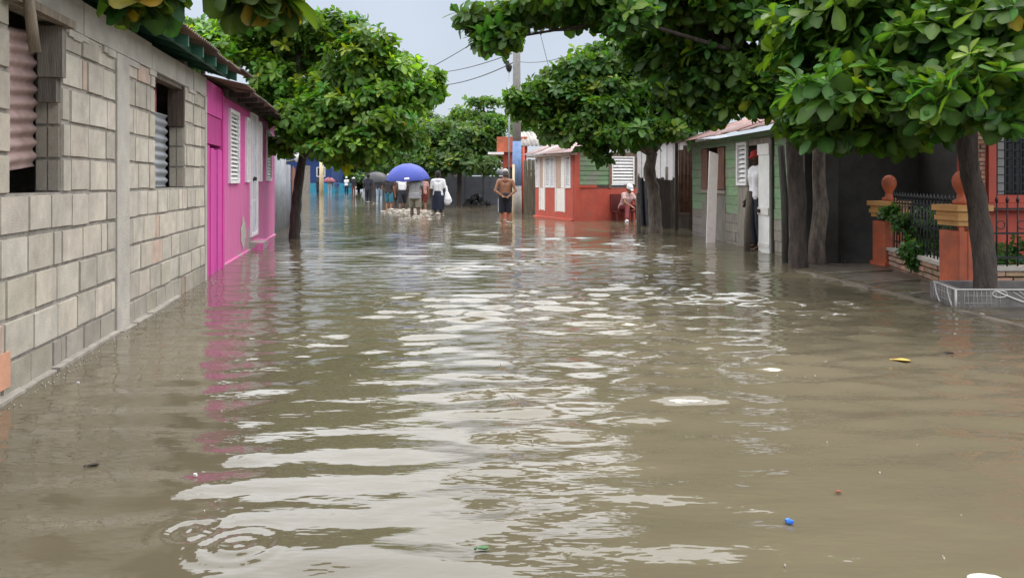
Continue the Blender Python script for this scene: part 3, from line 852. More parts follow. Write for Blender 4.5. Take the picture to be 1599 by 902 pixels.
# ------------------------------------------------------------------ coral kiosk, board fence, orange house
def kiosk():
    r = thing("kiosk", (.2, 29.5, 0), "small coral red building with an orange parapet just behind the utility pole", "building")
    F = Frame((-.36, 29.6), (1, 0), 1)
    mb = MB(); F.wall(mb, 0, .92, -.3, 2.25, -.15, 0, [(.16, .42, .5, 1.7)])
    F.box(mb, 0, .12, -2.6, -.15, -.3, 2.25); F.box(mb, .8, .92, -2.6, -.15, -.3, 2.25); F.box(mb, 0, .92, -2.72, -2.6, -.3, 2.25)
    mb.build("wall", M_coral, r)
    mb = MB(); F.box(mb, -.22, .95, -2.4, .22, 2.26, 2.85); mb.build("parapet", M_orange, r)
    mb = MB(); F.box(mb, -.55, .05, -.8, .6, 2.17, 2.25); mb.build("canopy_slab", M_white, r)
    mb = MB(); F.box(mb, .17, .41, -.12, -.06, .5, 1.69); mb.build("window", M_dark, r)
    mb = MB(); p = P(817, 281, 27.9); mb.tube([(p.x, 27.9, -.3), (p.x, 27.9, 1.0), (p.x - .03, 27.9, 2.4)], [.085, .085, .08], 6); mb.build("red_post", M_coral, r)
    mb = MB(); mb.sheet(P(845, 228, 29), (-1, 0, 0), (-.3, 1, .75), .8, 1.0, .02, .15, col=(.9, .8, .68)); mb.build("roof_sheet", M_zinc, r)
    f = thing("board_fence", (.75, 26.8, 0), "mossy grey board fence between the kiosk's red post and the orange house", "fence")
    mb = MB()
    for k in range(4):
        x = .47 + k * .125
        mb.box((x, 26.6 - k * .1, .8), (.118, .03, 2.2 + random.uniform(-.06, .06)), .05, (.55 + .1 * random.random(), .62, .5))
    mb.build("boards", M_wood_raw, f)
    mb = MB(); mb.box((.66, 26.62, 1.5), (.6, .05, .08), -.6); mb.build("rail", M_wood_raw, f)
kiosk()

def orange_house():
    A = Vector((1.83, 22.5, 0)); B = Vector((.77, 25.3, 0))
    FL = Frame((A.x, A.y), B - A, -1)
    if FL.n.x > 0: FL = Frame((A.x, A.y), B - A, 1)
    dR = -FL.n
    FR = Frame((A.x, A.y), dR, 1)
    if FR.n.y > 0: FR = Frame((A.x, A.y), dR, -1)
    r = thing("wooden_house", (2.2, 24, 0), "orange red corner house with white shutters, green side boards and a rusty tin roof", "house")
    Ln = (B - A).length
    u = lambda px: (897 - px) / 61 * Ln
    T = 2.02
    doors = [(u(884), u(869.5)), (u(853), u(843.5))]
    shut = [(u(892), u(885)), (u(868.5), u(862.5)), (u(861.5), u(854)), (u(842.5), u(837.5))]
    ops = [(a + .02, b - .02, .24, 1.95) for a, b in doors] + [(a + .02, b - .02, .98, 1.9) for a, b in shut]
    mb = MB(); FL.wall(mb, 0, Ln, -.3, T, -.12, 0, ops)
    W = 2.1
    FR.box(mb, .12, W, -.12, 0, -.3, .97)
    FR.box(mb, .12, W, -3, -2.9, -.3, T)
    FL.box(mb, Ln - .12, Ln, -2.1, -.12, -.3, T)
    mb.build("wall", M_coral, r)
    for a, b in doors:
        mb = MB(); FL.frame_rect(mb, a, b, .22, 1.96, .045, -.05, .03, (1, .95, .88), bottom=False); d = mb.build("door", M_white, r)
        mb = MB(); m_ = (a + b) / 2
        FL.box(mb, a + .046, m_ - .004, -.04, .0, .24, .95, (.95, .9, .82)); FL.box(mb, m_ + .004, b - .046, -.04, .0, .24, .95, (.95, .9, .82))
        FL.box(mb, a + .046, m_ - .02, -.04, .004, .96, 1.9, (.95, .9, .82)); FL.box(mb, m_ + .02, b - .046, -.04, .004, .96, 1.9, (.62, .42, .33))
        mb.build("panel", M_white, d)
    for a, b in shut:
        mb = MB(); FL.frame_rect(mb, a, b, .96, 1.92, .04, -.05, .03); w = mb.build("shutter", M_white, r)
        mb = MB(); FL.louvres(mb, a + .042, b - .042, 1.0, 1.88, .06, -.03, .05); FL.box(mb, a + .04, b - .04, -.09, -.07, .98, 1.9, (.5, .5, .5)); mb.build("slats", M_white, w)
    # side: green lap boards, red-brown post, white louvre
    mb = MB(); z = 1.05
    while z < 2.0:
        FR.box(mb, .16, 1.12, -.06, .012 + random.uniform(0, .008), z + .004, z + .135, tint(1.0, .15, .06), inset=.004); z += .14
    FR.box(mb, .13, 1.2, -.12, -.061, .971, 2.02, (.5, .5, .5))
    mb.build("green_boards", M_green, r)
    mb = MB(); FR.box(mb, 0.0, .158, -.12, .03, -.3, T); FR.box(mb, .16, .72, -.06, .03, .972, 1.048, (1, .9, .8)); mb.build("corner_post", M_coral, r)
    mb = MB(); FR.box(mb, 1.122, 1.2, -.1, .03, .95, 2.0, (.8, .5, .4)); FR.box(mb, .72, 2.1, -.06, .02, .975, 1.045, (.28, .25, .24)); mb.build("timber_post", M_wood_raw, r)
    mb = MB(); FR.frame_rect(mb, 1.22, 1.98, 1.07, 1.9, .035, -.06, .03); w = mb.build("louvred_window", M_white, r)
    mb = MB(); FR.louvres(mb, 1.255, 1.945, 1.1, 1.87, .095, -.04, .06); FR.box(mb, 1.25, 1.95, -.1, -.08, 1.08, 1.88, (.6, .6, .6)); mb.build("slats", M_white, w)
    mb = MB(); FR.box(mb, 1.2, 2.1, -.12, -.02, 1.905, 2.02, (.5, .4, .35)); FR.box(mb, 1.985, 2.1, -.12, 0.0, 1.046, 1.9, (.5, .4, .35)); mb.build("side_trim", M_wood_raw, r)
    up = (-FL.n + Vector((0, 0, .38))).normalized()
    mb = MB(); a = -.35
    for k in range(5):
        mb.sheet(FL.p(a, .32 + random.uniform(-.04, .03), 2.0 + .006 * k), FL.d, up, .82, 1.5, .011, .076, col=tint(1, .25, .08)); a += .72
    roof = mb.build("roof", M_tin_red, r)
    mb = MB(); FL.box(mb, -.2, Ln + .1, .0, .27, 1.93, 1.99, (1.4, 1.2, 1.1)); mb.build("eave_board", M_wood_raw, roof)
    mb = MB(); FL.box(mb, .02, Ln, .0, .10, -.3, .05, inset=.02); mb.build("plinth", M_coral, r)
    return FR
FRO = orange_house()

def right_gap():
    # pale shack behind the mid tree
    r = thing("shack", (4.6, 25.5, 0), "pale grey shack half hidden behind the mid right tree trunk", "shack")
    F = Frame((3.9, 24.3), (1, 0), 1)
    mb = MB()
    k = 0.0
    while k < 2.6:
        F.box(mb, k + .006, k + .19, -.03, random.uniform(0, .012), -.3, 2.5, tint(.62, .2, .03)); k += .2
    F.box(mb, 0, 2.6, -2.5, -.05, -.3, 2.45, (.3, .3, .3))
    mb.build("wall", M_white, r)
    mb = MB(); mb.sheet(F.p(-.3, .3, 2.5), F.d, -F.n + Vector((0, 0, .3)), 3.2, 3, .012, .09); mb.build("roof", M_zinc, r)
    # fence of black plastic sheeting on stakes
    f = thing("tarp_fence", (3.6, 19.8, 0), "low fence of black plastic sheeting on stakes around the mid right tree", "fence")
    top = [(3.35, 20.4), (3.6, 20.0), (3.95, 19.6), (4.3, 19.4), (4.62, 19.3)]
    vs, fs = [], []; n = 60; rows = 8
    for side in (0, 1):
        for j in range(rows):
            for i in range(n):
                t = i / (n - 1) * (len(top) - 1); k = min(int(t), len(top) - 2); u = t - k
                x = top[k][0] * (1 - u) + top[k + 1][0] * u; y = top[k][1] * (1 - u) + top[k + 1][1] * u
                zt = 1.22 + .08 * math.sin(i * .37) + .05 * math.sin(i * 1.3); zz = -.3 + (zt + .3) * j / (rows - 1)
                vs.append((x + .03 * math.sin(i * .9 + j * .5), y - side * .01 + .06 * math.sin(i * .8 + j * .35), zz))
    N = n * rows
    for j in range(rows - 1):
        for i in range(n - 1):
            a = j * n + i
            fs.append((a, a + 1, a + n + 1, a + n)); fs.append((a + N, a + n + N, a + n + 1 + N, a + 1 + N))
    mb = MB(); mb.add(vs, fs, None, True); mb.build("plastic_sheet", M_black_plastic, f)
    for (x, y) in top:
        mb = MB(); mb.tube([(x, y + .1, -.3), (x + .02, y + .1, 1.5 + random.uniform(-.15, .2))], .04, 6, (.6, .55, .5)); mb.build("stake", M_wood_raw, f)
    s = MB(); p = P(998, 363, 17.5); s.tube([(p.x, 17.5, -.3), (p.x - .03, 17.5, .9)], .045, 6, (.5, .5, .5)); tag(s.build("stake", M_wood_raw), "dark short stake standing in the water left of the mid right tree trunk", "stake")
    # brown sheet-clad gate post between tree and green house
    g = thing("gate_panel", (4.15, 18.3, 0), "rust brown sheet panel hung on dark posts left of the green house", "gate")
    mb = MB(); mb.sheet((3.98, 18.35, .42), (1, .05, 0), (0, 0, 1), .30, 1.5, .01, .09, col=(1.2, .9, .8)); mb.build("rusty_sheet", M_rust, g)
    for x in (3.93, 4.3):
        mb = MB(); mb.tube([(x, 18.4, -.3), (x + .01, 18.4, 2.15)], .05, 7, (.4, .36, .34)); mb.build("post", M_wood_raw, g)
    mb = MB(); mb.box((4.12, 18.42, .36), (.42, .05, .07), 0, (.6, .5, .45)); mb.build("rail", M_wood_raw, g)
    d = thing("plank_wall", (3.9, 19.0, 0), "dark vertical plank wall in the gap behind the rust brown panel", "wall")
    mb = MB(); x = 3.55
    while x < 5.3:
        mb.box((x, 19.15, .45 if x < 4.2 else .9), (.15, .03, 1.5 if x < 4.2 else 2.4 + random.uniform(-.1, .1)), 0, tint(.38, .3, .05)); x += .158
    mb.build("planks", M_wood_raw, d)
right_gap()

def green_house():
    A = Vector((4.05, 17.2, 0)); B = Vector((4.305, 11.85, 0))
    F = Frame((A.x, A.y), B - A, 1)
    if F.n.x > 0: F = Frame((A.x, A.y), B - A, -1)
    Ln = (B - A).length
    r = thing("wooden_house", (4.6, 14.5, 0), "weathered green plank house with peeling paint and a zinc roof", "house")
    T = 2.02
    ops = [(.72, 2.3, 1.0, 1.86), (2.98, 3.50, 1.12, 1.86), (3.60, 4.72, -.3, 1.86)]
    mb = MB(); z = -.3; k = 0
    while z < T - .01:
        h = min(.172, T - z)
        unp = z < .42
        cuts = [0, random.uniform(.9, 1.8), random.uniform(2.5, 3.4), Ln]
        for a, b in zip(cuts, cuts[1:]):
            cc = tint(1.0, .16, .05)
            F.wall(mb, a + .002, b - .002, z + .003, z + h - .003, -.03, .010 + random.uniform(0, .012), ops, cc)
        z += .172
    # the two materials of the boards: green above, bare grey below
    lo, up_ = MB(), MB()
    for i in range(0, len(mb.v), 8):
        t = up_ if mb.v[i][2] > .40 and not (mb.v[i][1] < 12.4) else lo
        t.hexa(mb.v[i:i + 8], mb.c[i // 8 * 6])
    wall = up_.build("wall", M_green, r)
    lo.build("bare_boards", M_wood_raw, wall)
    bk = MB(); F.box(bk, 0, .08, -3, -.04, -.3, T, (.6, .6, .6)); F.box(bk, Ln - .08, Ln, -3, -.04, -.3, T, (.6, .6, .6)); F.box(bk, 0, Ln, -3.08, -3, -.3, T, (.4, .4, .4))
    for s in (0.02, .62, 2.32, 2.9, 3.53, 4.73, Ln - .1): F.box(bk, s, s + .07, -.10, -.032, -.3, T, (.6, .6, .6))
    bk.build("framing", M_wood_raw, r)
    # brown plank shutters standing open either side of a window
    for a, b in ((.74, 1.14), (1.84, 2.28)):
        mb = MB(); x = a
        while x < b - .05:
            F.box(mb, x + .004, x + .13, -.02, .035, 1.0 + random.uniform(0, .02), 1.84, (.85, .48, .40)); x += .137
        mb.build("brown_shutter", M_wood_raw, r)
    mb = MB(); F.box(mb, .7, 2.3, -.02, .05, .93, .995, (1.3, 1.25, 1.2)); mb.build("window_sill", M_wood_raw, r)
    mb = MB(); F.frame_rect(mb, 2.98, 3.50, 1.10, 1.88, .05, -.05, .05); w = mb.build("louvred_window", M_white, r)
    mb = MB(); F.louvres(mb, 3.03, 3.45, 1.15, 1.83, .085, -.03, .05); mb.build("slats", M_white, w)
    # door: right leaf shut, left leaf swung inwards
    mb = MB(); F.box(mb, 3.595, 3.655, -.06, .05, -.3, 1.9, (.3, .28, .27)); F.box(mb, 4.66, 4.72, -.06, .05, -.3, 1.9, (.3, .28, .27)); F.box(mb, 3.655, 4.66, -.06, .05, 1.80, 1.9, (1.1, 1.1, 1.05)); mb.build("door_frame", M_wood_raw, r)
    mb = MB()
    F.box(mb, 4.17, 4.40, .03, .07, -.06, 1.62, (.96, .97, .93)); F.box(mb, 4.405, 4.655, .03, .072, -.12, 1.62, (.92, .95, .92)); F.box(mb, 4.15, 4.66, .035, .085, 1.62, 1.80, (.98, .98, .95))
    F.box(mb, 4.18, 4.65, .073, .092, .62, .74, (.85, .85, .8)); F.box(mb, 4.17, 4.655, .066, .08, .08, .15, (.8, .78, .74))
    d = mb.build("door", M_white, r)
    d["label"] = "white plank door leaf standing shut"
    mb = MB(); F.box(mb, 4.2, 4.32, .093, .13, .66, .71, (.4, .3, .25)); mb.build("latch", M_rust, d)
    L2 = Frame(F.p(3.66, -.04, 0).to_2d(), -F.n + F.d * .12, 1)
    mb = MB(); L2.box(mb, 0, .5, -.03, .01, -.1, 1.78, (.4, .37, .35)); mb.build("inner_door", M_wood_raw, r)
    # roof
    up = (-F.n + Vector((0, 0, .34))).normalized()
    mb = MB(); a = -.3; k = 0
    while a < Ln + .05:
        c = random.choice([(1.1, 1.1, 1.12), (1.2, .95, .92), (.95, .93, .95), (1.15, 1.0, 1.0)])
        mb.sheet(F.p(a, .40 + random.uniform(-.05, .05), 2.03 + .007 * (k % 2)), F.d, up, .80, 3.6, .012, .076, col=c); a += .72; k += 1
    roof = mb.build("roof", M_tin_red, r)
    mb = MB(); F.box(mb, -.1, Ln + .1, .025, .07, 1.93, 2.02, (.62, .75, .66)); mb.build("eave_board", M_green, roof)
    # leaning planks in front
    p = MB(); a, b = P(1108, 378, 14.85), P(1115, 236, 14.9)
    w = .085
    p.hexa([(a.x - w, 14.8, -.3), (a.x + w, 14.8, -.3), (a.x + w, 14.84, -.3), (a.x - w, 14.84, -.3), (b.x - w, 14.9, b.z), (b.x + w, 14.9, b.z - .06), (b.x + w, 14.94, b.z - .06), (b.x - w, 14.94, b.z)], (1.0, .9, .88))
    tag(p.build("fence_plank", M_white), "upright pinkish white plank standing in the water before the green house", "plank")
    p = MB(); a = P(1166, 390, 13.0); b = P(1172, 300, 13.1)
    p.tube([(a.x, 13.0, -.3), (a.x + .01, 13.0, .5), (b.x, 13.15, 1.0)], [.06, .055, .05], 7, (.4, .36, .33), wob=.2); tag(p.build("post", M_wood_raw), "dark short rough post beside the doorway of the green house", "post")
green_house()

# ------------------------------------------------------------------ grey neighbour wall, terrace with pillars, orange villa at right
def right_side():
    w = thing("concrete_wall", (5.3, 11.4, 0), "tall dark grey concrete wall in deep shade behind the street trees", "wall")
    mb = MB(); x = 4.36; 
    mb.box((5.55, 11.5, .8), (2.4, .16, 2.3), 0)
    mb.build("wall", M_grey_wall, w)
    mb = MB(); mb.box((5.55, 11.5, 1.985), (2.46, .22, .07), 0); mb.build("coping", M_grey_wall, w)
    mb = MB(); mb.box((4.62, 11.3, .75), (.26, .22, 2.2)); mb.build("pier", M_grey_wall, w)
    # terrace fence
    f = thing("garden_fence", (5.0, 9.4, 0), "garden fence of orange pillars with ochre caps, black railings and a low stone wall", "fence")
    P1, P2 = Vector((4.80, 8.2, 0)), Vector((5.25, 10.7, 0))
    def pillar(c, rz, h):
        mb = MB(); mb.box((c.x, c.y, h * .42 - .1), (.30, .30, h * .84 - .1), rz); 
        for sx in (-.1, 0, .1): mb.box((c.x + sx * math.cos(rz), c.y + sx * math.sin(rz) - .152, h * .40), (.055, .012, h * .66), rz)
        p = mb.build("pillar", M_orange, f)
        mb = MB(); z = h * .74
        for hh, ww in ((.055, .33), (.05, .37), (.05, .345), (.065, .41)):
            mb.box((c.x, c.y, z + hh / 2), (ww, ww, hh - .002), rz); z += hh
        mb.build("cap", M_yellow, p)
        mb = MB(); mb.lathe((c.x, c.y, z), [(.09, 0), (.09, .04), (.055, .06), (.045, .11), (.065, .15), (.09, .20), (.098, .25), (.088, .30), (.055, .345), (.015, .36)], 18); mb.build("finial", M_orange, p)
        mb = MB(); mb.box((c.x, c.y, .02), (.35, .35, .10), rz); mb.build("plinth", M_orange, p)
    pillar(P1, .12, .97); pillar(P2, .12, .93)
    D = P2 - P1; F = Frame((P1.x, P1.y), D, -1); L = D.length
    if F.n.x > 0: F = Frame((P1.x, P1.y), D, 1)
    E = Vector((9.5, 8.35, 0)); F2 = Frame((P1.x + .2, P1.y), E - P1, 1)
    if F2.n.y > 0: F2 = Frame((P1.x + .2, P1.y), E - P1, -1)
    mb = MB()
    for FF, a, b in ((F, .19, L - .19), (F2, .02, 4.4)):
        z = -.1
        while z < .20:
            x = a
            while x < b - .02:
                ln = random.uniform(.14, .34); e = min(x + ln, b)
                if b - e < .06: e = b
                FF.box(mb, x + .004, e - .004, -.1, .06 + random.uniform(0, .015), z + .004, z + .064, tint(1, .3, .12), inset=.006); x = e
            z += .068
    mb.build("stone_wall", M_stone, f)
    mb = MB(); F.box(mb, .19, L - .19, -.12, .09, .24, .28); F2.box(mb, .02, 4.4, -.12, .09, .24, .28); mb.build("wall_coping", M_plaster, f)
    for FF, a, b in ((F, .24, L - .2), (F2, .06, 4.3)):
        mb = MB(); x = a
        while x < b:
            mb.tube([FF.p(x, 0, .28), FF.p(x, 0, .96)], .009, 6); mb.lathe(FF.p(x, 0, .96), [(.012, 0), (.02, .025), (.002, .08)], 6); x += .115
        for zz in (.36, .62, .88): FF.box(mb, a - .04, b, -.008, .008, zz, zz + .022)
        x = a + .06
        while x < b - .2:
            c = FF.p(x + .1, 0, .72); pts = [c + FF.d * (.045 * math.cos(t)) + Vector((0, 0, .045 * math.sin(t))) for t in np.linspace(0, 6.28, 13)]
            mb.tube(pts, .006, 5); x += .23
        mb.build("railing", M_iron, f)
    # raised terrace
    t = MB(); t.add([(4.86, 8.25, .05), (12, 8.25, .05), (12, 11.4, .06), (5.40, 11.4, .06)], [(0, 1, 2, 3)]); tag(t.build("terrace_paving", mat("terrace", (.2, .17, .14), (.12, .10, .085), scale=3, rough=.5)), kind="structure")
    # villa
    v = thing("house", (7.6, 10.6, 0), "orange house with stone facing and a barred window at the right edge", "house")
    Fv = Frame((6.05, 10.25), (1, 0), 1)
    if Fv.n.y > 0: Fv = Frame((6.05, 10.25), (1, 0), -1)
    mb = MB(); Fv.wall(mb, 0, 6, -.2, 3.4, -.2, 0, [(.36, 1.5, 1.0, 2.05), (3.2, 4.2, 0.05, 2.1)]); Fv.box(mb, 5.8, 6, -6, -.2, -.2, 3.4); Fv.box(mb, 0, 6, -6.2, -6, -.2, 3.4)
    mb.build("wall", M_coral, v)
    mb = MB(); Fv.box(mb, 0, .2, -6, -.2, -.2, 3.4); mb.build("side_wall", M_grey_wall, v)  # side painted dark grey to stand for the porch's deep shade
    mb = MB(); z = .05
    while z < 3.3:
        x = .0; a0 = .0
        for lo, hi in ((0.0, .26), (1.62, 3.1)):
            if 1.0 - .12 < z < 2.1 and False: continue
            x = lo
            while x < hi - .02:
                e = min(x + random.uniform(.09, .2), hi); Fv.box(mb, x + .004, e - .004, -.01, .012 + random.uniform(0, .014), z + .003, z + .055, tint(1.0, .35, .15), inset=.005); x = e
        z += .058
    mb.build("stone_facing", M_stone, v)
    mb = MB(); Fv.frame_rect(mb, .28, 1.6, .9, 2.15, .1, -.05, .05); w = mb.build("window_surround", M_coral, v)
    mb = MB(); Fv.box(mb, .2, 1.7, 0, .10, .80, .895); mb.build("sill", M_coral, w)
    mb = MB()
    for x in np.arange(.40, 1.5, .105): Fv.box(mb, x, x + .014, .012, .026, 1.0, 2.05)
    for z in np.arange(1.04, 2.05, .11): Fv.box(mb, .385, 1.5, .0, .011, z, z + .014)
    mb.build("window_grille", M_iron, v)
    mb = MB(); Fv.box(mb, .385, 1.495, -.16, -.12, 1.005, 2.045); mb.build("window_pane", mat("dark_glass", (.015, .015, .02), (.01, .01, .012), rough=.12, bump=0), v)
    mb = MB(); Fv.box(mb, .38, .56, -.118, -.06, 1.006, 2.04, (.5, .5, .5)); mb.build("window_frame", M_white, v)
    mb = MB(); Fv.box(mb, -.4, 6.4, -6.4, .7, 3.4, 3.52); mb.build("roof", M_plaster, v)
    # tree planter with white lattice relief
    pl = thing("planter", (4.75, 7.5, 0), "low grey planter box with white relief of scrolls and mesh around the near right tree", "planter")
    a, b, c, d = (4.16, 7.2), (4.27, 7.78), (6.9, 7.78), (6.9, 7.12)
    quad = [a, d, c, b]
    mb = MB(); H = .175
    def seg_box(p, q, th):
        FF = Frame(p, (q[0] - p[0], q[1] - p[1]), 1); FF.box(mb, 0, math.hypot(q[0] - p[0], q[1] - p[1]), -th, 0, -.27, H)
    seg_box(a, d, .07); seg_box(b, (c[0], c[1]), .07)
    FF = Frame(a, (b[0] - a[0], b[1] - a[1]), 1); FF.box(mb, .0, .57, .0, .07, -.27, H - .001)
    mb.build("box", mat("planter_cement", (.17, .155, .15), (.10, .09, .088), scale=6, rough=.85, bump=.5), pl)
    mb = MB(); mb.add([(4.2, 7.26, .10), (6.85, 7.2, .10), (6.85, 7.7, .10), (4.3, 7.7, .10)], [(0, 1, 2, 3)]); mb.build("soil", mat("soil", (.06, .045, .035), rough=.95), pl)
    front = Frame(a, (d[0] - a[0], d[1] - a[1]), 1)
    if front.n.y > 0: front = Frame(a, (d[0] - a[0], d[1] - a[1]), -1)
    side = Frame(a, (b[0] - a[0], b[1] - a[1]), 1)
    if side.n.x > 0: side = Frame(a, (b[0] - a[0], b[1] - a[1]), -1)
    mb = MB()
    def line(FF, pts, r): mb.tube([FF.p(x, .004, z) for x, z in pts], r * .8, 6, (.62, .60, .59))
    for FF, Ln in ((front, 2.74), (side, .58)):
        line(FF, [(0, H), (Ln, H)], .010); line(FF, [(0, -.02), (Ln, -.02)], .007); line(FF, [(0, -.02), (0, H)], .009)
    random.seed(5)
    for FF, Ln, st in ((front, 2.74, 1.12), (side, .58, .34)):
        o = 0.0
        while o < Ln:
            # scroll: an S sweep from the top corner down, and an arch
            s1 = [(o + .36 + .5 * t, H * (1 - t) ** 1.4 * .95) for t in np.linspace(0, 1, 10)] if FF is front else [(o + .2 - .14 * t * t, H * (1 - t)) for t in np.linspace(0, 1, 8)]
            line(FF, [(min(x, Ln), z) for x, z in s1], .011)
            if FF is front:
                s2 = [(o + .40 + .07 * math.cos(t), .135 + .033 * math.sin(t)) for t in np.linspace(0, 6.2, 12)]
                line(FF, [(min(x, Ln), z) for x, z in s2], .008)
                s3 = [(o + .74 + .36 * math.cos(t), -.01 + H * math.sin(t)) for t in np.linspace(0, math.pi / 2.0, 10)]
                line(FF, [(min(x, Ln), z) for x, z in s3], .010)
                for t in np.linspace(.5, 2.6, 8): line(FF, [(min(o + .78, Ln), .0), (min(o + .78 + .3 * math.cos(t), Ln), min(H * .93, .3 * math.sin(t)))], .004)
            o += st
        x = .03
        while x < Ln:
            if FF is side or (x % 1.12) < .42:
                line(FF, [(x, 0), (min(Ln, x + random.uniform(-.012, .012)), H)], .002)
            x += .042
        for z in np.arange(.05, H, .07): line(FF, [(0, z), (.36 if FF is front else Ln, z + random.uniform(-.006, .006))], .002)
    mb.build("relief", M_white, pl)
    random.seed(21)
    st = MB()
    heap("stone", P(1594, 496, 6.9), .10, M_grey_wall, "dark stone lying in the water before the planter at the right edge", "stone", 9, .9, .5)
right_side()
heap("rubble_heap", P(744, 320, 37.0), .75, M_dark, "dark heap of debris at the foot of the slate wall", "heap", 60, .35, .75)

# ------------------------------------------------------------------ trees
def leaf_template(rows, curl=0.16, fold=0.22):
    """obovate leaf: u along, v across, w up; a grid of rows x 2 quads"""
    ws = {2: [0.10, 0.52, 0.30], 3: [0.07, 0.38, 0.60, 0.22], 4: [0.06, 0.28, 0.52, 0.60, 0.20]}[rows]
    v = []
    for i, w in enumerate(ws):
        u = i / rows
        for s in (-1, 0, 1):
            v.append((u, s * w * 0.5, fold * abs(s) * w * 0.5 - curl * u * u))
    q = []
    for i in range(rows):
        for s in (0, 1):
            a = i * 3 + s
            q.append((a, a + 1, a + 4, a + 3))
    return np.array(v), np.array(q)

def unit(a): return a / np.maximum(np.linalg.norm(a, axis=-1, keepdims=True), 1e-9)

def leaves_mesh(name, pos, axis, n_leaf, L, m, parent, rows=3, young=0.18, yellow=0.012, tone=None, pale=None, spread=(35, 105)):
    """rosettes of leaves at pos round axis"""
    N = len(pos)
    T, Q = leaf_template(rows)
    axis = unit(axis)
    ref = np.where(np.abs(axis[:, 2:3]) < 0.9, np.array([[0, 0, 1.0]]), np.array([[1.0, 0, 0]]))
    e1 = unit(np.cross(axis, ref)); e2 = np.cross(axis, e1)
    k = n_leaf
    az = (np.arange(k)[None] * 2.39996 + RNG.uniform(0, 6.28, (N, 1)) + RNG.normal(0, 0.25, (N, k)))
    th = np.radians(spread[0] + (spread[1] - spread[0]) * ((np.arange(k)[None] + RNG.uniform(0, 1, (N, k))) / k))
    d = np.cos(th)[..., None] * axis[:, None] + np.sin(th)[..., None] * (np.cos(az)[..., None] * e1[:, None] + np.sin(az)[..., None] * e2[:, None])
    d[..., 2] -= 0.18; d = unit(d)                                    # leaves hang a little
    nrm = axis[:, None] + 0.25 * RNG.normal(0, 1, d.shape); nrm = unit(nrm - d * (nrm * d).sum(-1, keepdims=True))
    s = np.cross(nrm, d)
    sz = L * RNG.uniform(0.72, 1.18, (N, 1)) * RNG.uniform(0.62, 1.15, (N, k)) * (0.75 + 0.35 * (np.arange(k)[None] / k))
    base = pos[:, None] + d * (0.10 * sz)[..., None]
    M_ = N * k
    d, s, nrm, sz, base = (x.reshape(M_, -1) for x in (d, s, nrm, sz, base))
    wv = RNG.uniform(0.85, 1.15, (M_, 1)); cv = RNG.uniform(0.2, 2.2, (M_, 1))
    V = base[:, None] + sz[:, None] * (T[None, :, 0:1] * d[:, None] + (T[None, :, 1:2] * wv[:, None]) * s[:, None] + (T[None, :, 2:3] * cv[:, None]) * nrm[:, None])
    nv = len(T)
    F = (Q[None] + (np.arange(M_) * nv)[:, None, None]).reshape(-1, 4)
    # own colour of each leaf
    tone_r = (RNG.uniform(0.65, 1.25, (N, 1)) if tone is None else tone[:, None]) * np.ones((N, k))
    col = np.ones((N, k, 3)) * tone_r[..., None] * RNG.uniform(0.75, 1.25, (N, k, 1))
    yg = (RNG.uniform(0, 1, (N, 1)) < young) * np.ones((N, k)) * (np.arange(k)[None] < 0.55 * k)
    col = np.where(yg[..., None] > 0.5, col * np.array([2.0, 1.6, 0.95]), col)
    yl = RNG.uniform(0, 1, (N, k)) < yellow
    col = np.where(yl[..., None], np.array([4.2, 1.7, 0.9]), col)
    hue = RNG.normal(0, .16, (N, 1, 1)); col = col * np.concatenate([1 + hue, np.ones_like(hue), 1 - hue], -1)
    mid = np.where(np.arange(nv) % 3 == 1, 1.45, .9)[None, :, None]
    col = (np.repeat(col.reshape(M_, 1, 3), nv, 1) * mid).reshape(-1, 3)
    col = np.concatenate([col, np.ones((len(col), 1))], 1)
    V = V.reshape(-1, 3)
    if parent is not None:
        off = Vector((0, 0, 0)); q = parent
        while q is not None: off = off + q.location; q = q.parent
        V = V - np.array(off)
    return mesh_np(name, V, F, m, True, parent, col)

def clump_points(clumps, dens, gap=0.0):
    """clumps: (centre, (rx, ry, rz)); returns positions and outward axes"""
    ps, ax, cl = [], [], []
    subs = []
    for i, (c, r) in enumerate(clumps):                     # each mass is made of smaller tiers with gaps between them
        c = np.array(c); r = np.array(r); ns = 7
        for u in unit(RNG.normal(0, 1, (ns, 3))):
            f = RNG.uniform(.36, .56)
            subs.append((i, c + u * r * RNG.uniform(.55, .92), r * f * np.array([1.15, 1.15, .78])))
        subs.append((i, c, r * .5))
    for i, c, r in subs:
        area = 4 * np.pi * ((r[0] * r[1]) ** 1.6 / 3 + (r[0] * r[2]) ** 1.6 / 3 + (r[1] * r[2]) ** 1.6 / 3) ** (1 / 1.6)
        n = max(6, int(area * dens))
        u = unit(RNG.normal(0, 1, (n, 3)))
        # lumpy radius so that the outline is uneven
        k1, k2 = RNG.uniform(-3, 3, (4, 3)), RNG.uniform(0, 6.28, 4)
        lump = 1 + 0.22 * np.sin(u @ k1.T * 1.6 + k2).sum(1) / 1.6
        rad = (RNG.uniform(0.25, 1, n) ** 0.45) * 1.04 * lump
        stray = RNG.uniform(0, 1, n) < 0.13
        rad = np.where(stray, rad * RNG.uniform(1.05, 1.4, n), rad)
        p = c + u * r * rad[:, None]
        a = unit(u / r) * 0.75 + np.array([0, 0, 0.62]) + RNG.normal(0, 0.35, (n, 3))
        ps.append(p); ax.append(a); cl.append(np.full(n, i))
    return np.concatenate(ps), np.concatenate(ax), np.concatenate(cl)

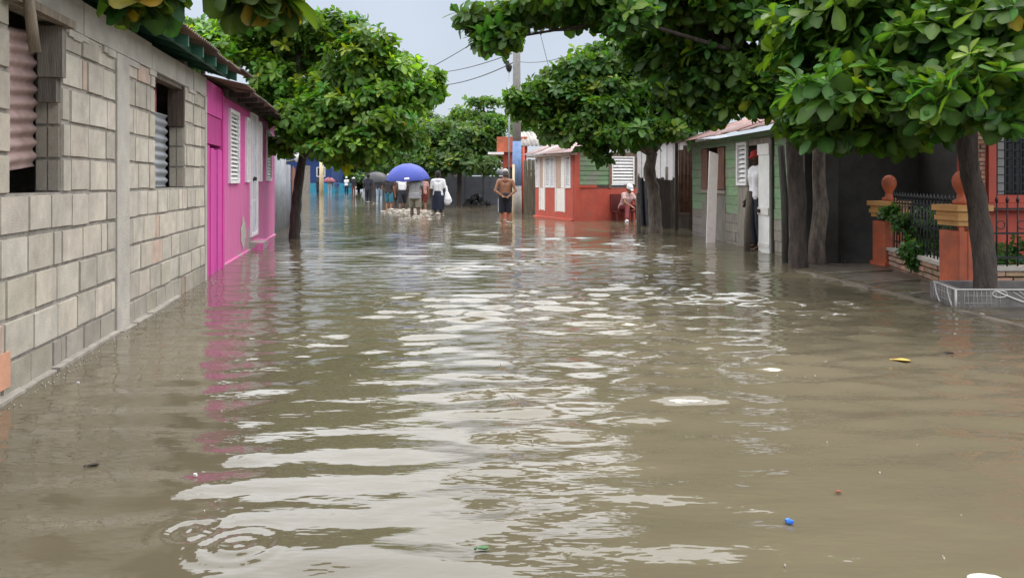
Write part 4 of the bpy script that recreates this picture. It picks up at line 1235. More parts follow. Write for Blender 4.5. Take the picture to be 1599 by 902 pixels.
def tree(name, label, cat, base, trunk_pts, trunk_r, clumps, dens, L, n_leaf=9, rows=3, m=None, bark=None, group=None, young=.18, limb_r=.07, twigs=40, cull=None, yellow=.004, limbs=True, spread=(35, 105), seed=None):
    if seed is not None:
        random.seed(seed)
    root = thing(name, (base[0], base[1], 0), label, cat, group)
    bark = bark or M_bark
    mb = MB(); 
    pts = [Vector(p) for p in trunk_pts]
    # resample with slight wander
    rs = []; pp = []
    n = 14
    for k in range(n):
        t = k / (n - 1) * (len(pts) - 1); i = min(int(t), len(pts) - 2); u = t - i
        q = pts[i].lerp(pts[i + 1], u) + Vector((random.uniform(-1, 1), random.uniform(-1, 1), 0)) * trunk_r[0] * .10
        pp.append(q); rs.append((trunk_r[0] + (trunk_r[1] - trunk_r[0]) * k / (n - 1)) * (1 + random.uniform(-.07, .07)))
    rs[0] *= 1.3; rs[1] *= 1.1
    mb.tube(pp, rs, 14, wob=.14)
    mb.build("trunk", bark, root)
    fork = pts[-1]
    P_, A_, cl = clump_points(clumps, dens)
    if cull is not None:
        keep = cull(P_); P_, A_, cl = P_[keep], A_[keep], cl[keep]
    tone = np.array([random.uniform(.78, 1.2) for _ in clumps])[cl] * RNG.uniform(.72, 1.28, len(P_))
    if limbs:
        for i, (c, r) in enumerate(clumps):
            c = Vector(c); mb = MB()
            st = fork - (fork - pts[-2]).normalized() * random.uniform(0, .25) * (fork - pts[-2]).length
            ln_ = (c - st).length
            mid = st.lerp(c, .45) + Vector((random.uniform(-.1, .1), random.uniform(-.1, .1), random.uniform(-.05, .2))) * ln_ * .5 + Vector((0, 0, .34 * max(0, ln_ - 2.2)))
            rr = limb_r * random.uniform(.75, 1.1)
            ctrl = [st, st.lerp(mid, .5) + Vector((0, 0, .03)), mid, mid.lerp(c, .5), c]
            mb.tube(ctrl, [rr, rr * .85, rr * .65, rr * .45, rr * .25], 8, wob=.15)
            idx = np.nonzero(cl == i)[0]
            for j in idx[:: max(1, len(idx) // max(1, twigs // len(clumps)))]:
                e = Vector(P_[j]); s_ = mid.lerp(c, random.uniform(.2, 1))
                mm = s_.lerp(e, .5) + Vector((random.uniform(-.1, .1), random.uniform(-.1, .1), -.03)) * (e - s_).length
                mb.tube([s_, mm, e], [rr * .25, rr * .18, rr * .10], 5)
            mb.build("limb", bark, root)
    leaves_mesh("crown", P_, A_, n_leaf, L, m or M_leaf, root, rows, young, yellow, tone, spread=spread)
    return root

def CL(px, py, Y, rx, ry, rd=None):
    k = Y / F_PX
    return (P(px, py, Y), (rx * k, (rd if rd is not None else rx * .9) * k, ry * k))

# left street tree
tree("almond_tree", "leaning broad-leaved tree with a dark thin trunk in the water beside the pink house", "tree", (-4.47, 15.8),
     [P(459, 376, 15.8) - Vector((0, 0, .28)), P(462, 330, 15.8), P(467, 275, 15.9), P(476, 232, 16)], (.115, .085),
     [CL(395, 65, 16.6, 75, 42), CL(335, 42, 17.2, 42, 24), CL(470, 60, 16.0, 80, 48), CL(555, 90, 15.6, 70, 46), CL(618, 128, 15.4, 62, 40),
      CL(590, 190, 15.0, 72, 46), CL(500, 150, 15.4, 85, 60), CL(430, 140, 16.2, 60, 55), CL(470, 215, 15.2, 40, 32), CL(545, 232, 15.0, 60, 26),
      CL(655, 150, 15.8, 42, 30), CL(440, 232, 15.6, 24, 16), CL(520, 40, 16.2, 40, 24), CL(300, 60, 17.4, 30, 24), CL(680, 125, 15.8, 20, 14)], 27, .205, 8, 3, m=M_leaf_light, young=.26, limb_r=.055, twigs=60)
# mid right tree
tree("almond_tree", "broad-leaved tree with a thick pale spotted trunk beside the orange house", "tree", (3.3, 17.8),
     [P(1026, 364, 17.8) - Vector((0, 0, .28)), P(1022, 310, 17.8), P(1014, 265, 17.8), P(1018, 238, 17.8)], (.165, .12),
     [CL(832, 158, 16.8, 38, 26), CL(905, 128, 17.0, 66, 42), CL(930, 195, 16.6, 66, 40), CL(985, 135, 17.2, 78, 62), CL(1040, 185, 17.6, 46, 40),
      CL(1000, 210, 16.8, 52, 26), CL(870, 165, 17.0, 48, 40), CL(1075, 120, 17.8, 60, 66), CL(940, 105, 17.6, 60, 30), CL(940, 226, 16.6, 26, 24), CL(1020, 70, 17.4, 60, 30), CL(1085, 172, 18.2, 36, 24), CL(885, 200, 16.8, 36, 24)], 25, .215, 8, 3, bark=M_bark_pale, young=.12, limb_r=.07, twigs=50)
# right tree by the green house
tree("almond_tree", "large broad-leaved tree with a dark straight trunk between the green house and the grey wall", "tree", (3.96, 10.6),
     [P(1246, 420, 10.6) - Vector((0, 0, .28)), P(1245, 330, 10.6), P(1242, 250, 10.6), P(1240, 150, 10.7)], (.125, .105),
     [CL(1095, 55, 10.6, 95, 62), CL(1175, 112, 10.2, 84, 58), CL(1255, 55, 10.4, 110, 66), CL(1095, 128, 10.8, 44, 30), CL(1225, 140, 10.0, 50, 26),
      CL(1160, 0, 10.4, 110, 60), CL(1300, 130, 9.9, 70, 52), CL(1010, 10, 10.2, 60, 30), CL(925, 5, 9.9, 66, 22), CL(835, 12, 9.8, 62, 24), CL(775, 28, 9.8, 46, 26), CL(783, 62, 9.7, 30, 18), CL(975, 28, 9.6, 30, 16),
      CL(1320, -20, 10.4, 120, 70), CL(1060, 110, 10.8, 54, 56), CL(1085, 158, 11.0, 44, 18), CL(1130, 165, 10.6, 34, 14), CL(1020, 70, 11.0, 50, 36), CL(1240, -110, 10.8, 150, 80), CL(1080, -90, 10.8, 110, 60)], 24, .215, 8, 3, young=.18, limb_r=.06, twigs=70)  # topmost clumps, out of view, added to shade the porch and water
# near right tree in the planter
tree("almond_tree", "broad-leaved tree with a bent dark trunk growing out of the relief planter at right", "tree", (4.57, 7.46),
     [(4.60, 7.46, .0), P(1538, 400, 7.46), P(1526, 320, 7.5), P(1513, 260, 7.5), P(1508, 190, 7.5)], (.10, .085),
     [CL(1330, 150, 7.0, 92, 44), CL(1430, 165, 6.6, 78, 40), CL(1525, 140, 6.2, 76, 58), CL(1440, 80, 7.2, 110, 62), CL(1330, 60, 7.6, 100, 62),
      CL(1580, 40, 6.6, 90, 78), CL(1262, 180, 7.6, 38, 26), CL(1640, 120, 7.2, 90, 66), CL(1450, -10, 7.2, 140, 60), CL(1290, 196, 7.2, 46, 16), CL(1400, 200, 7.2, 70, 16), CL(1560, -110, 8.2, 170, 80), CL(1680, 20, 8.4, 110, 80), CL(1480, 20, 9.0, 120, 60), CL(1750, -120, 7.0, 150, 90)],  # clumps above the view added to darken the porch and water below
     24, .225, 8, 4, young=.28, limb_r=.05, twigs=70, yellow=.005)
# far trees
FAR = "trees at the far end of the street"
def far_tree(px, py, Y, rx, ry, base_py, label, young=.2, tone=None, name="almond_tree", dens=9, L=.34, nl=7, cls=None, tr=.14):
    b = P(px, base_py, Y)
    cls = cls or [CL(px - rx * .5, py + ry * .2, Y, rx * .55, ry * .6), CL(px + rx * .5, py + ry * .25, Y + .4, rx * .55, ry * .6), CL(px, py - ry * .3, Y, rx * .7, ry * .6), CL(px, py + ry * .4, Y - .6, rx * .7, ry * .5)]
    tree(name, label, "tree", (b.x, Y), [(b.x, Y, -.3), (b.x + .05, Y, 1.2), P(px, py + ry * .4, Y)], (tr, tr * .6), cls, dens, L, nl, 2, M_leaf_far, group=FAR, young=young, limb_r=.07, twigs=16)
far_tree(716, 225, 35.5, 76, 40, 322, "dark green spreading tree in front of the slate wall", cls=[CL(672, 235, 35.5, 45, 30), CL(716, 215, 35.8, 58, 36), CL(757, 228, 35.2, 36, 34), CL(735, 250, 34.6, 40, 18), CL(690, 256, 34.8, 40, 16), CL(770, 200, 35.8, 26, 22)], dens=10)
far_tree(755, 165, 46, 30, 20, 318, "thin tall tree with sparse tiers rising above the slate wall", cls=[CL(757, 158, 46, 24, 9), CL(750, 182, 46, 30, 8), CL(775, 188, 46, 26, 10)], dens=8, L=.30)
far_tree(715, 195, 50, 28, 30, 316, "upright light green tree behind the spreading one", young=.5, cls=[CL(715, 178, 50, 16, 20), CL(700, 205, 50, 26, 22), CL(680, 200, 50, 22, 24)], dens=8, L=.36)
far_tree(660, 205, 54, 50, 36, 312, "yellowish green tree behind the blue umbrella", young=.5)
far_tree(590, 225, 52, 60, 40, 308, "tree with dark leaning stems left of the black umbrella", young=.1, cls=[CL(560, 225, 52, 46, 34), CL(610, 230, 52, 46, 34), CL(590, 195, 53, 60, 34), CL(540, 245, 50, 28, 16), CL(640, 236, 51, 30, 22)], tr=.22)
for i, (px, py, Y, rx, ry, lab) in enumerate([(470, 215, 84, 50, 36, "dark tree over the deep blue house's roof"), (545, 250, 92, 46, 26, "low dark tree behind the people at the street's end"), (620, 250, 90, 50, 28, "bushy dark tree behind the group with umbrellas"), (425, 225, 80, 50, 40, "dark tree behind the pink house's far end"), (690, 262, 66, 40, 16, "low bushy tree just left of the slate wall")]):
    far_tree(px, py, Y, rx, ry, 300, lab, young=.05, dens=5, L=.55, nl=7, cls=[CL(px - rx * .5, py, Y, rx * .6, ry), CL(px + rx * .5, py + 5, Y, rx * .6, ry), CL(px, py + ry * .8, Y - 1, rx, ry * .6)])
# crown behind the left houses and behind the orange house
far_tree(310, 70, 30, 60, 40, 300, "tree behind the pink house showing above its roof", young=.4, dens=9, L=.28)
far_tree(850, 200, 45, 60, 20, 310, "tree behind the orange house's tin roof", young=.1, dens=8, L=.34, cls=[CL(830, 200, 45, 30, 14), CL(880, 215, 45, 40, 20)])
# tree over the camera, its tips hang into the top of the view
tree("almond_tree", "near branch tips with big dark leaves hanging into the top left of the view", "tree", (-1.75, .9),
     [(-1.75, .9, -.3), (-1.72, .95, 1.2), (-1.6, 1.2, 2.6)], (.12, .09),
     [(P(402, -16, 4.3), (.10, .14, .03)), (P(229, -24, 3.9), (.02, .04, .02)), ((-1.5, 3.0, 2.9), (.5, .7, .25)), ((-1.3, 1.6, 3.1), (.6, .6, .3))],
     8, .21, 7, 4, m=M_leaf_near, young=.1, limb_r=.03, twigs=20, yellow=.12, spread=(55, 125), seed=3)
# gnarled grey post tree stub beside the dark trunk
far_tree(560, 280, 79, 60, 20, 300, "dark hedge like shrub mass closing the far end of the street", young=.05, dens=6, L=.5, nl=7, name="shrub", cls=[CL(530, 278, 79, 30, 24), CL(565, 276, 79, 34, 26), CL(605, 278, 78, 36, 24), CL(645, 282, 78, 30, 20)])
def stub():
    mb = MB(); a = P(1277, 415, 10.9)
    mb.tube([(a.x, 10.9, -.3), (a.x - .01, 10.9, .3), (a.x + .03, 10.88, .8), (a.x + .01, 10.9, 1.3), (a.x + .02, 10.9, 1.9)], [.13, .10, .095, .085, .08], 12, wob=.45)
    mb.tube([(a.x - .07, 10.86, -.3), (a.x - .08, 10.84, .3), (a.x - .03, 10.86, .75)], [.05, .045, .03], 8, wob=.3)
    tag(mb.build("gnarled_post", M_bark_pale), "pale gnarled old trunk post between the dark tree trunk and the grey wall", "post")
    mb = MB(); b = P(1228, 417, 11.2); mb.tube([(b.x, 11.2, -.3), (b.x - .03, 11.2, .9), (b.x - .06, 11.25, 1.7)], [.06, .055, .05], 8, (.3, .3, .3), wob=.2)
    tag(mb.build("post", M_wood_raw), "dark slim post just left of the dark straight trunk", "post")
stub()
# garden shrub behind the railing
def shrub():
    r = thing("garden_shrub", (5.55, 10.0, 0), "leafy green shrub spilling over the railing between the two orange pillars", "shrub")
    cls = [(P(1430, 345, 9.9), (.28, .22, .20)), (P(1455, 395, 9.6), (.26, .2, .28)), (P(1400, 330, 10.2), (.16, .15, .12)), (P(1425, 398, 9.4), (.12, .10, .14)), (P(1470, 350, 9.6), (.2, .2, .2))]
    mb = MB()
    for c, q in cls:
        mb.tube([(5.55, 10.0, .03), Vector((5.55, 10.0, .03)).lerp(c, .6) + Vector((0, 0, .15)), c], [.02, .014, .006], 6)
    mb.build("stems", M_bark, r)
    p, a, c = clump_points(cls, 75)
    leaves_mesh("foliage", p, a, 7, .085, M_bush, r, 2, .12, .0)
    r = thing("garden_shrub", (6.3, 8.9, 0), "low dark shrub behind the railing right of the bent trunk", "shrub")
    cls = [((5.9, 8.9, .35), (.4, .2, .25)), ((6.6, 9.0, .4), (.5, .25, .3)), ((7.4, 9.0, .35), (.5, .25, .3))]
    mb = MB()
    for c, q in cls: mb.tube([(c[0], 8.95, .03), c], [.02, .008], 6)
    mb.build("stems", M_bark, r)
    p, a, c = clump_points(cls, 50)
    leaves_mesh("foliage", p, a, 7, .09, M_bush, r, 2, .1, .0)
shrub()

# ------------------------------------------------------------------ people
M_skin = mat("brown_skin", (0.27, 0.125, 0.070), (0.22, 0.10, 0.055), scale=8, rough=0.5, bump=0.0)
M_skin_dark = mat("dark_skin", (0.085, 0.045, 0.030), (0.07, 0.036, 0.024), scale=8, rough=0.5, bump=0.0)
def cloth(name, c, r=0.85):
    return mat("cloth_" + name, c, tuple(x * .72 for x in c), scale=7, rough=r, bump=0.5, bscale=14, bdist=.02)
REMESH = []
class Blob:
    """Overlapping tapered limbs that are grown into one continuous skin."""
    def __init__(s): s.mb = MB()
    def ball(s, c, r):
        c = Vector(c); r = Vector(r if hasattr(r, '__len__') else (r, r, r))
        vs, fs = [], []; nu, nv = 12, 8
        vs.append(c + Vector((0, 0, -r.z)))
        for j in range(1, nv):
            ph = -math.pi / 2 + math.pi * j / nv
            for i in range(nu):
                a = 2 * math.pi * i / nu
                vs.append(c + Vector((r.x * math.cos(ph) * math.cos(a), r.y * math.cos(ph) * math.sin(a), r.z * math.sin(ph))))
        vs.append(c + Vector((0, 0, r.z)))
        for i in range(nu): fs.append((0, 1 + (i + 1) % nu, 1 + i))
        for j in range(nv - 2):
            for i in range(nu):
                a = 1 + j * nu + i; b = 1 + j * nu + (i + 1) % nu
                fs.append((a, b, b + nu, a + nu))
        t = len(vs) - 1; o = 1 + (nv - 2) * nu
        for i in range(nu): fs.append((o + i, o + (i + 1) % nu, t))
        s.mb.add(vs, fs, None, True)
    def bone(s, a, b, ra, rb, cap=True):
        a, b = Vector(a), Vector(b)
        if cap: s.ball(a, ra); s.ball(b, rb)
        s.mb.tube([a, b], [ra, rb], 12)
    def flat(s, a, b, ra, rb):
        """cut ends (cloth hems)"""
        s.mb.tube([Vector(a), Vector(b)], [ra, rb], 14)
    def build(s, name, m, parent, M, voxel=.012, smooth=3):
        s.mb.v = [tuple(M @ Vector(v)) for v in s.mb.v]
        o = s.mb.build(name, m, parent, world_space=False)
        REMESH.append((o, voxel, smooth))
        return o

BASE = dict(pel=(0, 0, .95), waist=(0, 0, 1.10), chest=(0, .01, 1.29), neck=(0, -.01, 1.45), head=(0, .015, 1.60),
            shl=(-.175, 0, 1.40), shr=(.175, 0, 1.40), ell=(-.235, -.02, 1.13), elr=(.235, -.02, 1.13), wrl=(-.25, .05, .89), wrr=(.25, .05, .89),
            hpl=(-.09, 0, .92), hpr=(.09, 0, .92), knl=(-.10, .03, .50), knr=(.10, .03, .50), anl=(-.105, -.02, .085), anr=(.105, -.02, .085),
            tol=(-.12, .13, .035), tor=(.12, .13, .035))

def person(label, x, y, rz, skin, clothes, pose=None, scale=1.0, z=-.24, hat=None, hair=(.012, .010, .010), build=1.0, face=False, curl=.5, group=None):
    r = thing("person", (x, y, z), label, "person", group)
    J = {k: Vector(v) for k, v in BASE.items()}
    for k, v in (pose or {}).items(): J[k] = Vector(v)
    M = Matrix.Rotation(rz, 4, 'Z') @ Matrix.Scale(scale, 4)
    w = build
    side = (J['shr'] - J['shl']).normalized(); up = (J['neck'] - J['pel']).normalized(); fwd = up.cross(side).normalized() * 1.0
    hs = (J['hpr'] - J['hpl']).normalized()
    b = Blob()
    def torso(bb, e, top=True, lo=True):
        if lo:
            b_ = .062 * w
            bb.bone(J['pel'] - hs * b_, J['waist'] - side * .045 * w, .105 * w + e, .092 * w + e); bb.bone(J['pel'] + hs * b_, J['waist'] + side * .045 * w, .105 * w + e, .092 * w + e)
        if top:
            bb.bone(J['waist'] - side * .045 * w, J['chest'] - side * .075 * w, .092 * w + e, .10 * w + e); bb.bone(J['waist'] + side * .045 * w, J['chest'] + side * .075 * w, .092 * w + e, .10 * w + e)
            bb.bone(J['chest'] - side * .07, J['shl'] + side * .02, .098 * w + e, .058 + e); bb.bone(J['chest'] + side * .07, J['shr'] - side * .02, .098 * w + e, .058 + e)
            bb.bone(J['shl'], J['neck'] - up * .02, .052 + e, .058 + e); bb.bone(J['shr'], J['neck'] - up * .02, .052 + e, .058 + e)
    torso(b, 0)
    hd = J['head']; hu = (hd - J['neck']).normalized()
    hf = Vector((0, 1, 0)) if 'facing' not in J else J['facing'].normalized()
    hf = (hf - hu * hf.dot(hu)).normalized(); hr = hf.cross(hu)
    b.bone(J['neck'] - hu * .04, hd - hu * .06, .054, .055)
    b.bone(hd - hf * .015 + hu * .02, hd + hf * .015 + hu * .035, .088, .085)
    b.bone(hd + hf * .035 - hu * .075, hd + hf * .02 + hu * .01, .052, .075)
    b.bone(hd + hf * .098 - hu * .005, hd + hf * .112 - hu * .03, .012, .017)       # nose
    for s_ in (-1, 1): b.ball(hd + hr * (s_ * .088) - hu * .005, (.018, .026, .032))  # ears
    for s_ in ('l', 'r'):
        sh, el, wr = J['sh' + s_], J['el' + s_], J['wr' + s_]
        b.bone(sh, el, .054 * w, .040); b.bone(el, wr, .041, .028)
        d = (wr - el).normalized() if 'hd' + s_ not in J else J['hd' + s_].normalized()
        n = d.orthogonal().normalized()
        acr = (fwd - d * fwd.dot(d)); acr = acr.normalized() if acr.length > .1 else n
        pal = d.cross(acr).normalized() * (1 if s_ == 'l' else -1)
        pe = wr + d * .085
        for q in (-.022, 0, .022): b.bone(wr + acr * q * .6, pe + acr * q, .02, .016)
        for q, ln in ((-.030, .062), (-.010, .078), (.011, .082), (.031, .07)):
            m1 = pe + acr * q + d * ln * .5 - pal * ln * .12 * curl; e1 = m1 + (d * (1 - curl * .8) - pal * curl).normalized() * ln * .5
            b.bone(pe + acr * q, m1, .0095, .009); b.bone(m1, e1, .009, .008)
        t0 = wr + d * .03 + acr * .026; t1 = t0 + (d * .6 + acr * .7).normalized() * .045; b.bone(t0, t1, .013, .010); b.bone(t1, t1 + (d - pal * .4).normalized() * .03, .010, .009)
        hp, kn, an, to = J['hp' + s_], J['kn' + s_], J['an' + s_], J['to' + s_]
        b.bone(hp, kn, .085 * w, .055); b.bone(kn, kn.lerp(an, .35), .054, .056); b.bone(kn.lerp(an, .35), an, .056, .036); b.bone(an, to, .038, .03); b.ball(an - (to - an).normalized() * .04 - Vector((0, 0, .03)), .035)
    b.build("body", skin, r, M, .0105, 3)
    mats = {}
    for kind, m in clothes:
        g = Blob()
        if kind in ("shirt", "longshirt", "vest", "blouse"):
            torso(g, .020, True, kind != "vest")
            if kind in ('shirt', 'longshirt'): g.ball(J['pel'] + up * .03, (.165 * w, .13 * w, .11))
            if kind == "longshirt":
                g.flat(J['pel'] + up * .05, J['pel'] - up * .13, .17 * w, .185 * w)
            f = dict(shirt=.62, longshirt=.7, vest=.12, blouse=.95)[kind]
            for s_ in ('l', 'r'):
                e = J['sh' + s_].lerp(J['el' + s_], f); g.ball(J['sh' + s_], .074 * w); g.flat(J['sh' + s_], e, .072 * w, .066 * w if kind != "blouse" else .058)
            g.build("shirt" if kind != "blouse" else "blouse", m, r, M, .013, 4)
        elif kind in ("shorts", "trousers"):
            g.bone(J['pel'] - hs * .06 + up * .05, J['pel'] + hs * .06 + up * .05, .118 * w, .118 * w); g.ball(J['pel'] - up * .03, (.165 * w, .125 * w, .11))
            for s_ in ('l', 'r'):
                hp, kn, an = J['hp' + s_], J['kn' + s_], J['an' + s_]
                g.ball(hp, .102 * w)
                if kind == "shorts": g.flat(hp, hp.lerp(kn, .92), .102 * w, .086 * w)
                else:
                    g.bone(hp, kn, .10 * w, .074); g.flat(kn, kn.lerp(an, .92), .074, .062)
            g.build(kind, m, r, M, .013, 4)
        elif kind == "skirt":
            k = (J['knl'] + J['knr']) / 2
            g.flat(J['waist'] - up * .02, J['pel'] - up * .02, .150 * w, .170 * w); g.flat(J['pel'] - up * .0, k - Vector((0, 0, .06)), .168 * w, .18 * w)
            g.flat(J['pel'] - hs * .06, J['knl'] - Vector((0, 0, .06)), .12 * w, .13 * w); g.flat(J['pel'] + hs * .06, J['knr'] - Vector((0, 0, .06)), .12 * w, .13 * w)
            g.build("skirt", m, r, M, .014, 5)
        elif kind == "stripe":
            for s_, q in (('l', -1), ('r', 1)):
                a = J['hp' + s_] + hs * q * .10; c = J['hp' + s_].lerp(J['kn' + s_], .9) + hs * q * .085
                g.flat(a, c, .016, .016)
            g.build("stripe", m, r, M, .011, 1)
        elif kind == "shoes":
            for s_ in ('l', 'r'):
                an, to = J['an' + s_], J['to' + s_]; g.bone(an - Vector((0, 0, .03)), to, .052, .044); g.ball(an - (to - an).normalized() * .03 - Vector((0, 0, .04)), .05)
            g.build("shoes", m, r, M, .012, 2)
    g = Blob()
    g.bone(hd - hf * .03 + hu * .035, hd + hf * .012 + hu * .055, .094, .084); g.ball(hd - hf * .04 - hu * .01, (.082, .075, .08))
    g.build("hair", mat("hair_%d" % int(hair[0] * 1000), hair, rough=.8, bump=.8, bscale=60), r, M, .011, 2)
    if hat:
        m, brim = hat
        g = Blob(); g.bone(hd - hf * .018 + hu * .062, hd + hf * .01 + hu * .07, .097, .092)
        g.flat(hd + hu * .035, hd + hu * .06, .106, .103)
        if brim == "peak": 
            for q in (-.04, 0, .04): g.bone(hd + hf * .09 + hu * .045 + hr * q, hd + hf * .165 + hu * .03 + hr * q * .8, .012, .010)
        elif brim == "peak_back":
            for q in (-.04, 0, .04): g.bone(hd - hf * .09 + hu * .045 + hr * q, hd - hf * .165 + hu * .03 + hr * q * .8, .012, .010)
        elif brim == "wide": g.flat(hd + hu * .045, hd + hu * .06, .175, .165)
        g.build("hat", m, r, M, .011, 2)
    if face:
        for s_ in (-1, 1):
            e = MB(); c = M @ (hd + hf * .088 + hr * (s_ * .034) + hu * .018); e.lathe(c - Vector((0, 0, .012)), [(.002, 0), (.013, .006), (.016, .012), (.013, .018), (.002, .024)], 8)
            e.build("eye", mat("eye", (.35, .33, .3), (.03, .02, .02), scale=60, rough=.2, bump=0), r, world_space=False)
        e = MB(); c = hd + hf * .088 - hu * .062; e.tube([M @ (c - hr * .024), M @ (c + hf * .004), M @ (c + hr * .024)], .006, 6); e.build("mouth", mat("lips", (.12, .04, .035), rough=.5, bump=0), r, world_space=False)
    return r, J, M

def ground(px, py): 
    Y = CAM_H * F_PX / (py - HOR); return ((px - 799.5) / F_PX * Y, Y)

# shirtless man, hands clasped behind his back
x, y = ground(789, 348)
c_black = cloth("navy_black", (.022, .024, .035)); c_white = cloth("white", (.78, .78, .80)); c_grey = cloth("grey", (.26, .26, .275)); c_olive = cloth("olive", (.22, .20, .15))
c_navy = cloth("navy", (.018, .022, .045)); c_teal = cloth("teal", (.05, .19, .27)); c_pink = cloth("dusty_pink", (.48, .26, .24)); c_jean = cloth("pale_denim", (.28, .36, .44)); c_maroon = cloth("dark_red", (.16, .025, .025)); c_red = cloth("red", (.40, .03, .03))
c_cream = cloth("cream", (.55, .50, .45))
person("shirtless man seen from behind in dark shorts, hands clasped behind his back", x, y, R(4), M_skin,
       [("shorts", c_black), ("stripe", c_white)],
       dict(ell=(-.285, -.07, 1.14), elr=(.285, -.07, 1.14), wrl=(-.07, -.175, .985), wrr=(.05, -.185, .955), hdl=(.8, -.1, -.25), hdr=(-.8, -.15, .15), shl=(-.185, -.02, 1.41), shr=(.185, -.02, 1.41)),
       scale=1.0, hat=(cloth("pale_grey", (.42, .40, .37)), None), hair=(.10, .095, .09), build=1.06)
# grey shirt with the blue umbrella
x, y = ground(648, 339); xA, yA = x, y
person("person seen from behind in a loose grey shirt and olive shorts holding the blue umbrella", x, y, R(5), M_skin_dark,
       [("longshirt", c_grey), ("shorts", c_olive)],
       dict(ell=(-.23, .12, 1.20), wrl=(-.15, .16, 1.38), hdl=(.05, -.1, 1), knl=(-.10, .12, .52), anl=(-.10, .02, .12), tol=(-.10, .15, .05), knr=(.11, -.02, .5), anr=(.11, -.16, .10), tor=(.12, -.02, .03)), scale=1.02, build=1.12)
# blue umbrella
def umbrella(name_label, c, rad, h, shaft_to, m, seg=8, lean=(0, 0), grp=None, rim_strip=False):
    r = thing("umbrella", (c[0], c[1], c[2]), name_label, "umbrella", grp)
    T = Matrix.Rotation(lean[0], 4, 'X') @ Matrix.Rotation(lean[1], 4, 'Y')
    vs, fs = [], []; rows = 7; sub = 4; N = seg * sub
    for side in (0, 1):
        for j in range(rows + 1):
            t = j / rows
            for i in range(N):
                a = 2 * math.pi * i / N; fr = (i % sub) / sub
                sag = math.sin(math.pi * fr)
                rr = rad * math.sin(t * 1.30) / math.sin(1.30) * (1 - .055 * sag * t * t)
                z = h * (math.cos(t * 1.30) - math.cos(1.30)) / (1 - math.cos(1.30)) - .012 * sag * t + .03 * sag * t ** 4 - side * .004
                vs.append(T @ Vector((rr * math.cos(a), rr * math.sin(a), z)))
    B = N * (rows + 1)
    for j in range(rows):
        for i in range(N):
            a, b = j * N + i, j * N + (i + 1) % N
            fs.append((a, a + N, b + N, b)); fs.append((a + B, b + B, b + N + B, a + N + B))
    for i in range(N):
        a, b = rows * N + i, rows * N + (i + 1) % N; fs.append((a, a + B, b + B, b))
    mb = MB(); mb.add(vs, fs, None, True); cn = mb.build("canopy", m, r, world_space=False)
    for k in range(seg):
        a = 2 * math.pi * k / seg; pts = []
        for j in range(rows + 1):
            t = j / rows; pts.append(T @ Vector((rad * math.sin(t * 1.3) / math.sin(1.3) * math.cos(a), rad * math.sin(t * 1.3) / math.sin(1.3) * math.sin(a), h * (math.cos(t * 1.3) - math.cos(1.3)) / (1 - math.cos(1.3)) - .010)))
        mb = MB(); mb.tube(pts, .006, 5); mb.tube([pts[-1], pts[-1] + (pts[-1] - pts[-2]).normalized() * .035], .007, 5); mb.build("rib", M_iron, r, world_space=False)
    mb = MB(); top = T @ Vector((0, 0, h + .07)); bt = Vector(shaft_to) - Vector(c); mb.tube([top, T @ Vector((0, 0, h * .5)), bt], .010, 8); mb.build("shaft", M_iron, r, world_space=False)
    mb = MB(); d = (bt - top).normalized(); mb.tube([bt, bt + d * .12, bt + d * .17 + Vector((.02, 0, 0)), bt + d * .18 + Vector((.05, 0, 0)), bt + d * .14 + Vector((.08, 0, 0))], .014, 8); mb.build("handle", M_wood_raw, r, world_space=False)
    if rim_strip:   # a white strip near the rim
        vs, fs = [], []
        for j, t in enumerate((.87, .93)):
            for i, a in enumerate(np.linspace(-math.pi / 2 - .02, -math.pi / 2 + .20, 8)):
                fr = ((a % (2 * math.pi)) / (2 * math.pi) * seg) % 1; sag = math.sin(math.pi * fr)
                rr = (rad + .006) * math.sin(t * 1.3) / math.sin(1.3) * (1 - .055 * sag * t * t)
                vs.append(T @ Vector((rr * math.cos(a), rr * math.sin(a), h * (math.cos(t * 1.3) - math.cos(1.3)) / (1 - math.cos(1.3)) - .012 * sag * t + .03 * sag * t ** 4 + .006)))
        for i in range(7): fs.append((i, i + 1, i + 9, i + 8))
        mb = MB(); mb.add(vs, fs, None, True); mb.build("white_strip", M_white, cn, world_space=False)
m_umb = mat("blue_nylon", (.036, .056, .31), (.030, .048, .26), scale=4, rough=.6, bump=.15, bscale=6)
umbrella("open royal blue umbrella held over the group wading in the street", (P(637, 279, 25.2).x, 25.2, 1.22),   .73, .52, (xA - .165, yA + .17, 1.12), m_umb, lean=(R(6), R(-2)), rim_strip=True)
# white blouse, navy skirt, white bag
x, y = ground(684, 337)
person("person seen from behind in a white blouse and navy skirt, carrying a white bag", x, y, R(-4), M_skin_dark,
       [("blouse", c_white), ("skirt", c_navy)],
       dict(elr=(.24, .01, 1.15), wrr=(.28, .06, .98), knl=(-.10, -.02, .5), anl=(-.10, -.12, .10), knr=(.09, .06, .5), anr=(.10, .02, .09)), scale=1.0, build=.98, hat=(cloth("black", (.02, .02, .022)), None))
b = Blob(); cx, cy = x + .30, y - .02
b.bone((0, 0, .13), (.03, 0, -.06), .07, .125); b.ball((.02, 0, -.13), (.125, .10, .14)); b.bone((0, 0, .12), (-.02, 0, .36), .05, .03); b.ball((.08, 0, -.12), (.09, .08, .09))
bag = b.build("plastic_bag", c_white, None, Matrix.Translation((cx, cy, .62)), .014, 2)
tag(bag, "bulging white bag hanging from the right hand of the person in the navy skirt", "bag")
